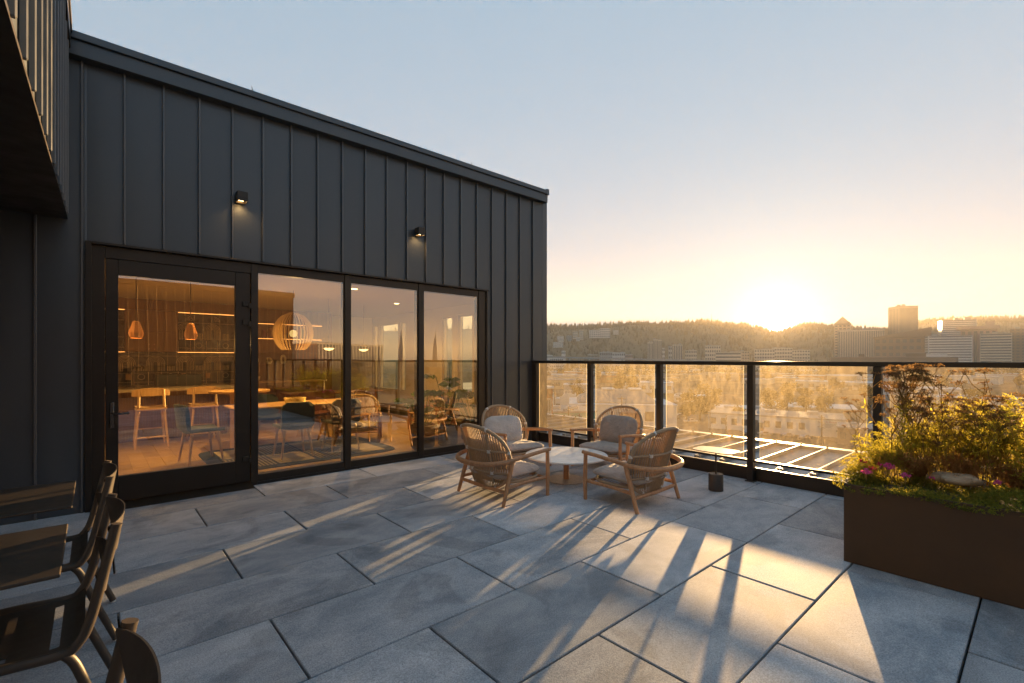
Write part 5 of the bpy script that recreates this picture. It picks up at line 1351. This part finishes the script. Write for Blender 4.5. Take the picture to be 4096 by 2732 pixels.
for k in range(4): mb.box(-.126,-.121,-wsg/2+3.2+.3*k,-wsg/2+7.0-.25*k,4.4-.36*k,4.52-.36*k)
obj("sign_lines", mb, PAL['dark'], lb_)
lowb(3362,3480,1716,150,14,'brown','roofd',"dark brown low building behind the planter's feathery shrub", 3)
lowb(2880,3060,1645,215,26,'tan','roofw',"tan building with a pale flat roof behind the white van", 5, .1)
lowb(3060,3390,1632,260,30,'cream','roofw',"cream building with pale roof strip behind the long white building", 8)
lowb(2480,2560,1655,165,12,'tan','roofd',"small tan shed with an awning beside the white warehouse", 3)
lowb(2700,2820,1588,300,20,'white','roofw',"white roofed building behind the big tree by the third post", 4)
lowb(2560,2690,1533,380,30,'white','roofw',"big white shed roof left of the third railing post", 4)
lowb(2480,2560,1538,400,30,'white','roofw',"white shed with bright roof behind the tree in the second glass panel", 3)
lowb(3190,3300,1527,420,30,'cream','roofw',"pale square block with two panels seen through the fourth glass panel, left one", 3)
lowb(3370,3480,1532,420,30,'cream','roofw',"pale square block seen through the fourth glass panel behind the yarrow", 3)
lowb(2180,2350,1522,430,30,'tan','roofd',"tan warehouse seen through the first glass panel, upper one", 5)
lowb(2205,2310,1500,520,30,'cream','roofw',"cream warehouse near the top of the first glass panel", 5)
lowb(3560,3800,1555,350,30,'white','roofw',"long white roof band glimpsed through the yarrow stalks", 8)
lowb(3800,4120,1600,260,30,'white','roofw',"white building glimpsed low behind the yarrow near the right edge", 8)
lowb(3770,3960,1507,560,30,'cream','roofw',"cream building high in the fifth glass panel with a white door frame", 6)
G5 = "low flat-roofed buildings scattered beyond the railing"
for i in range(130):
    v = 1451+ (rc.random()**1.6)*95; d = dg(v)
    u = rc.uniform(2080,4300); ww = rc.uniform(16,60)/d*FPX; h_ = rc.uniform(4.5,9)
    building("low_building", "low flat-roofed building among the trees beyond the railing", u-ww/2, u+ww/2, HY-(GZ+h_-1.5)/d*FPX, d, rc.uniform(12,30), rc.choice(['white','cream','tan','brown','grey','brick','cream']), 'low', 1, rc.randint(2,5), rc.uniform(-.4,.4), G5, None, rc.choice(['roofw','roofd','roofw']))

# trees
M['crown'] = leaf_mat("tree_leaves", (.055,.052,.015), .28, .45, (.20,.15,.03), .35)
M['trunk'] = pm("bark", (.07,.05,.035), .9, 0, .2, 2)
def tree_mesh(seed, n, lumps, H, W, size):
    r = random.Random(seed); fq = FQ()
    cs = []
    for i in range(lumps):
        a = r.uniform(0,2*pi); q = sqrt(r.random())*.62
        zz = r.uniform(.30,.86); k = 1-abs(zz-.5)*.9
        cs.append((Vector((cos(a)*q*W*k, sin(a)*q*W*k, zz*H)), r.uniform(.22,.42)*W))
    for i in range(n):
        c, R = r.choice(cs); d = rdir(r); p = c+d*R*(r.random()**.45)*Vector((1,1,.85)).x
        fq.blade(p, rdir(r), size*r.uniform(.6,1.5), size*.42*r.uniform(.6,1.3), rdir(r))
    st = MB(); st.tube([(0,0,-.3),(.1,0,H*.3),(0,.1,H*.62)], [H*.03,H*.022,H*.010], 6)
    for c, R in cs[:6]: st.tube([(0,0,H*.3),(c.x*.5,c.y*.5,c.z*.75),tuple(c)], [H*.013,H*.008,H*.003], 4)
    return fq.mesh("crown", M['crown']), st.mesh("trunk", M['trunk'])
TR = [tree_mesh(100+i, 1500, 9+i, 10.0+(i % 3)*1.5, 4.2+(i % 2)*.9, .55) for i in range(5)]
TF = [tree_mesh(120+i, 420, 7+i, 10.0, 4.6, .95) for i in range(4)]
def tree(u, d, s, label, i, near=True, group="trees between the low buildings", p=None):
    p = p or at(u, d); t = thing("broadleaf_tree", label, "tree", (p.x,p.y,GZ), i*1.9, group)
    c, k = (TR[i % 5] if near else TF[i % 4]); link("crown", c, t); link("trunk", k, t); t.scale = (s,s,s*rc.uniform(.9,1.15)); return t
named = [(2745,205,1.35,"big rounded tree at the left of the clump beyond the third glass panel"),(2800,212,1.45,"big rounded tree in the middle of the clump beyond the third glass panel"),(2850,222,1.3,"rounded tree at the right of the clump beyond the third glass panel"),
         (3085,235,1.35,"broad tree at the left of the grove beyond the fourth glass panel"),(3150,225,1.5,"tallest broad tree in the grove beyond the fourth glass panel"),(3225,240,1.35,"broad tree right of centre in the grove beyond the fourth glass panel"),(3300,228,1.2,"broad tree at the right end of the grove, beside the yarrow"),
         (2478,330,1.6,"round tree behind the white hipped roof in the second glass panel"),(2520,345,1.5,"second round tree right behind the white hipped roof"),(2240,140,.62,"small bushy tree left in front of the white hall"),(2272,138,.55,"small bushy tree right in front of the white hall"),(2310,300,1.3,"tree beside the faded letters wall"),
         (2540,150,.45,"small round yellowing tree behind the lounge chair by the railing"),(2960,190,.8,"small tree between the white van and the long white building"),(3480,225,1.5,"broad tree half hidden behind the yarrow thicket"),(3900,220,1.4,"broad tree behind the yarrow near the right edge")]
for i, (u, d, s, lb) in enumerate(named): tree(u, d, s, lb, i)
for i in range(105):
    v = 1454+(rc.random()**1.5)*125; tree(rc.uniform(2080,4350), dg(v), rc.uniform(.75,1.5), "leafy tree among the low roofs beyond the glass railing", i, v > 1510)
fq = FQ()
for i in range(1700):                                        # far tree mass across the flats
    u = rc.uniform(1900,4600); d = rc.uniform(650,1450); p = at(u, d); R = rc.uniform(2.5,5.5)
    for k in range(9): fq.blade(p+Vector((0,0,GZ+3))+rdir(rc)*R*Vector((1,1,1)).x+Vector((0,0,2)), rdir(rc), rc.uniform(2.5,5), 1.6, rdir(rc))
o = stuff(link("distant_trees", fq.mesh("distant_trees", M['crown']))); tag(o, "mass of far trees on the flat city floor", "trees")

# cars
def make_car(kind):
    t = thing(kind, "x", "car"); L, W = (5.6,1.95) if kind == 'pickup_truck' else (4.5,1.8)
    pt = pm("car_paint_"+kind, (.6,.6,.6) if kind != 'parked_car' else (.25,.25,.27), .3, .1, .05, 3)
    if kind == 'pickup_truck': prof = [(-L/2,.45),(-L/2,1.0),(-.4,1.05),(-.35,1.75),(.9,1.78),(1.5,1.12),(L/2-.1,.98),(L/2,.5)]
    elif kind == 'delivery_van': prof = [(-L/2,.4),(-L/2,2.2),(1.2,2.25),(1.75,1.3),(L/2,1.1),(L/2,.45)]
    else: prof = [(-L/2,.4),(-L/2,.95),(-1.6,1.0),(-1.0,1.42),(.5,1.44),(1.15,.98),(L/2-.1,.85),(L/2,.45)]
    mb = MB(); n = len(prof); mb.add([(x,-W/2,z) for x, z in prof]+[(x,W/2,z) for x, z in prof], [tuple(range(n)), tuple(range(n,2*n))[::-1]]+[(i,(i+n),((i+1) % n)+n,(i+1) % n) for i in range(n)]); obj("body", mb, pt, t)
    top = max(z for _, z in prof); mb = MB(); xs_ = [x for x, z in prof if z > top-.1]; a, b = min(xs_), max(xs_)
    if kind == 'delivery_van': a = b-1.0
    mb.box(a+.05,b+.1,-W/2-.015,W/2+.015,top-.5,top-.1); obj("side_window", mb, M['pane'], t)
    for x in (-L*.31, L*.31):
        for s in (-1,1):
            mb = MB(); mb.lathe([(.0001,-.1),(.33,-.1),(.33,.1),(.0001,.1)], 14); mb.xf(Matrix.Translation((x,s*(W/2-.08),.33)) @ Matrix.Rotation(pi/2,4,'X')); obj("wheel", mb, PAL['dark'], t)
    return t
pk, va, ca = make_car('pickup_truck'), make_car('delivery_van'), make_car('parked_car')
p = at(2762,dg(1691)); pk.location = (p.x,p.y,GZ+.09); pk.rotation_euler = (0,0,YAW-pi/2+.1); pk['label'] = "white pickup truck parked under the big tree beyond the third glass panel"
p = at(2882,dg(1694)); va.location = (p.x,p.y,GZ+.09); va.rotation_euler = (0,0,YAW-pi/2+.3); va['label'] = "white delivery van parked right of the white pickup"
first = True
for i, (u, v) in enumerate([(2700,1676),(2720,1668),(2650,1690),(2680,1700),(2920,1715),(2990,1738),(3060,1742),(3150,1748),(3220,1756),(2630,1720),(2610,1702),(2850,1672),(2940,1682)]):
    p = at(u, dg(v)); o = ca if first else dup(ca, (0,0,0)); first = False
    o.location = (p.x,p.y,GZ+.09); o.rotation_euler = (0,0,YAW-pi/2+.2*(i % 3)); o['label'] = "grey car parked on the street below the deck"; o['group'] = "grey cars parked below"
# utility poles
def make_pole(h):
    t = thing("utility_pole", "x", "utility pole"); mb = MB(); mb.tube([(0,0,0),(0,0,h)], [.2,.13], 8); obj("mast", mb, M['trunk'], t)
    for z in (h-.5,h-1.6,h-2.6):
        mb = MB(); mb.box(-.07,.07,-1.3,1.3,z-.07,z+.07); obj("crossarm", mb, M['trunk'], t)
        for y in (-1.2,-.5,.5,1.2):
            mb = MB(); mb.lathe([(.07,.07),(.09,.15),(.04,.3)], 6, (0,y,z)); obj("insulator", mb, PAL['grey'], t)
    return t
pole = make_pole(13)
PO = [(2487,1586,140,"pole with crossarms behind the lounge chair by the railing"),(2274,1628,105,"dark pole against the teal green wall, nearest"),(2219,1530,160,"thin pole high in the first glass panel, left"),(2840,1545,170,"tall pole in front of the big tree clump"),(2905,1660,120,"leaning pole right of the white delivery van"),(3287,1660,110,"pole in front of the long white building's sign"),(2318,1655,118,"short guy-wired pole right on the teal green wall"),(2300,1530,260,"thin pole by the faded letters wall")]
for i, (u, vt, d, lb) in enumerate(PO):
    p = at(u, d); top = zat(vt, d); o = pole if i == 0 else dup(pole, (0,0,0)); s = (top-GZ)/13
    o.location = (p.x,p.y,GZ); o.scale = (1,1,s); o.rotation_euler = (0,0,YAW+.3*i); o['label'] = lb; o['group'] = "utility poles below the deck"

# city to the east, seen only as reflections in the windows
def east(x, y, w, dp, h, wall, style, nzz, nxx, lb, nm):
    t = thing(nm, lb, "building", (x,y,GZ), atan2(y,x)+pi if False else 0)
    mb = MB(); mb.box(-w/2,w/2,-dp/2,dp/2,0,h); obj("wall", mb, PAL[wall], t)
    mb = MB(); mb.box(-w/2-.3,w/2+.3,-dp/2-.3,dp/2+.3,h+.001,h+.8); obj("roof", mb, M['roofd'], t)
    for k in range(nxx):
        xx = -w/2+w*(k+.5)/nxx; mb = MB(); mb.box(xx-w/nxx*.28,xx+w/nxx*.28,dp/2-.2,dp/2+.12,h*.05,h*.95); obj("window_strip", mb, M['pane'], t)
    return t
east(370,-900,150,22,27.5+29,'cream','fins',1,24,"long pale slab mirrored at the centre of the tall windows","mirrored_slab")
east(285,-880,34,24,27.5+26,'brick','fins',1,6,"brick block mirrored left of the long slab","mirrored_block")
east(258,-900,24,22,27.5+25,'grey','fins',1,4,"grey block mirrored left of the brick block","mirrored_block")
east(200,-1000,60,22,27.5+13,'brick','fins',1,8,"low brick row mirrored under the globe lamp","mirrored_block")
for x, lb in ((545,"thin glass spire mirrored in the second tall window, left one"),(640,"thin glass spire mirrored in the second tall window, right one")):
    t = thing("mirrored_spire", lb, "tower", (x,-1000,GZ), 0, "pair of mirrored spires"); mb = MB(); mb.lathe([(9,0),(8,50),(5,70),(.5,95)], 4); obj("spire", mb, PAL['grey'], t)
for i in range(46):
    x = rc.uniform(60,1100); y = -rc.uniform(250,900); t = thing("low_building", "low building mirrored in the tall windows", "building", (x,y,GZ), rc.uniform(-.2,.2), "low buildings mirrored in the windows")
    w, h = rc.uniform(14,50), rc.uniform(5,13); mb = MB(); mb.box(-w/2,w/2,-10,10,0,h); obj("wall", mb, PAL[rc.choice(['cream','tan','brick','white','grey'])], t); mb = MB(); mb.box(-w/2-.2,w/2+.2,-10.2,10.2,h+.001,h+.5); obj("roof", mb, M['roofd'], t)
for i in range(90):
    tree(0, 0, rc.uniform(.8,1.5), "leafy tree mirrored in the tall windows", i, False, "trees mirrored in the windows", Vector((rc.uniform(20,900), -rc.uniform(120,700), 0)))

# the air itself
mb = MB(); mb.box(-6900,6900,-6900,6900,GZ-1.2,212)
hz = obj("haze", mb, None); hz['kind'] = 'stuff'; hz['label'] = "golden evening haze over the city"; hz['category'] = "haze"
hm = bpy.data.materials.new("haze_air"); hm.use_nodes = True; hn = hm.node_tree.nodes; hl = hm.node_tree.links; hn.remove(hn["Principled BSDF"])
pv = hn.new("ShaderNodeVolumePrincipled"); pv.inputs['Color'].default_value = (1.0,.88,.68,1); pv.inputs['Density'].default_value = .00020; pv.inputs['Anisotropy'].default_value = .14
hl.new(pv.outputs[0], hn["Material Output"].inputs['Volume'])
hz.data.materials.clear(); hz.data.materials.append(hm)
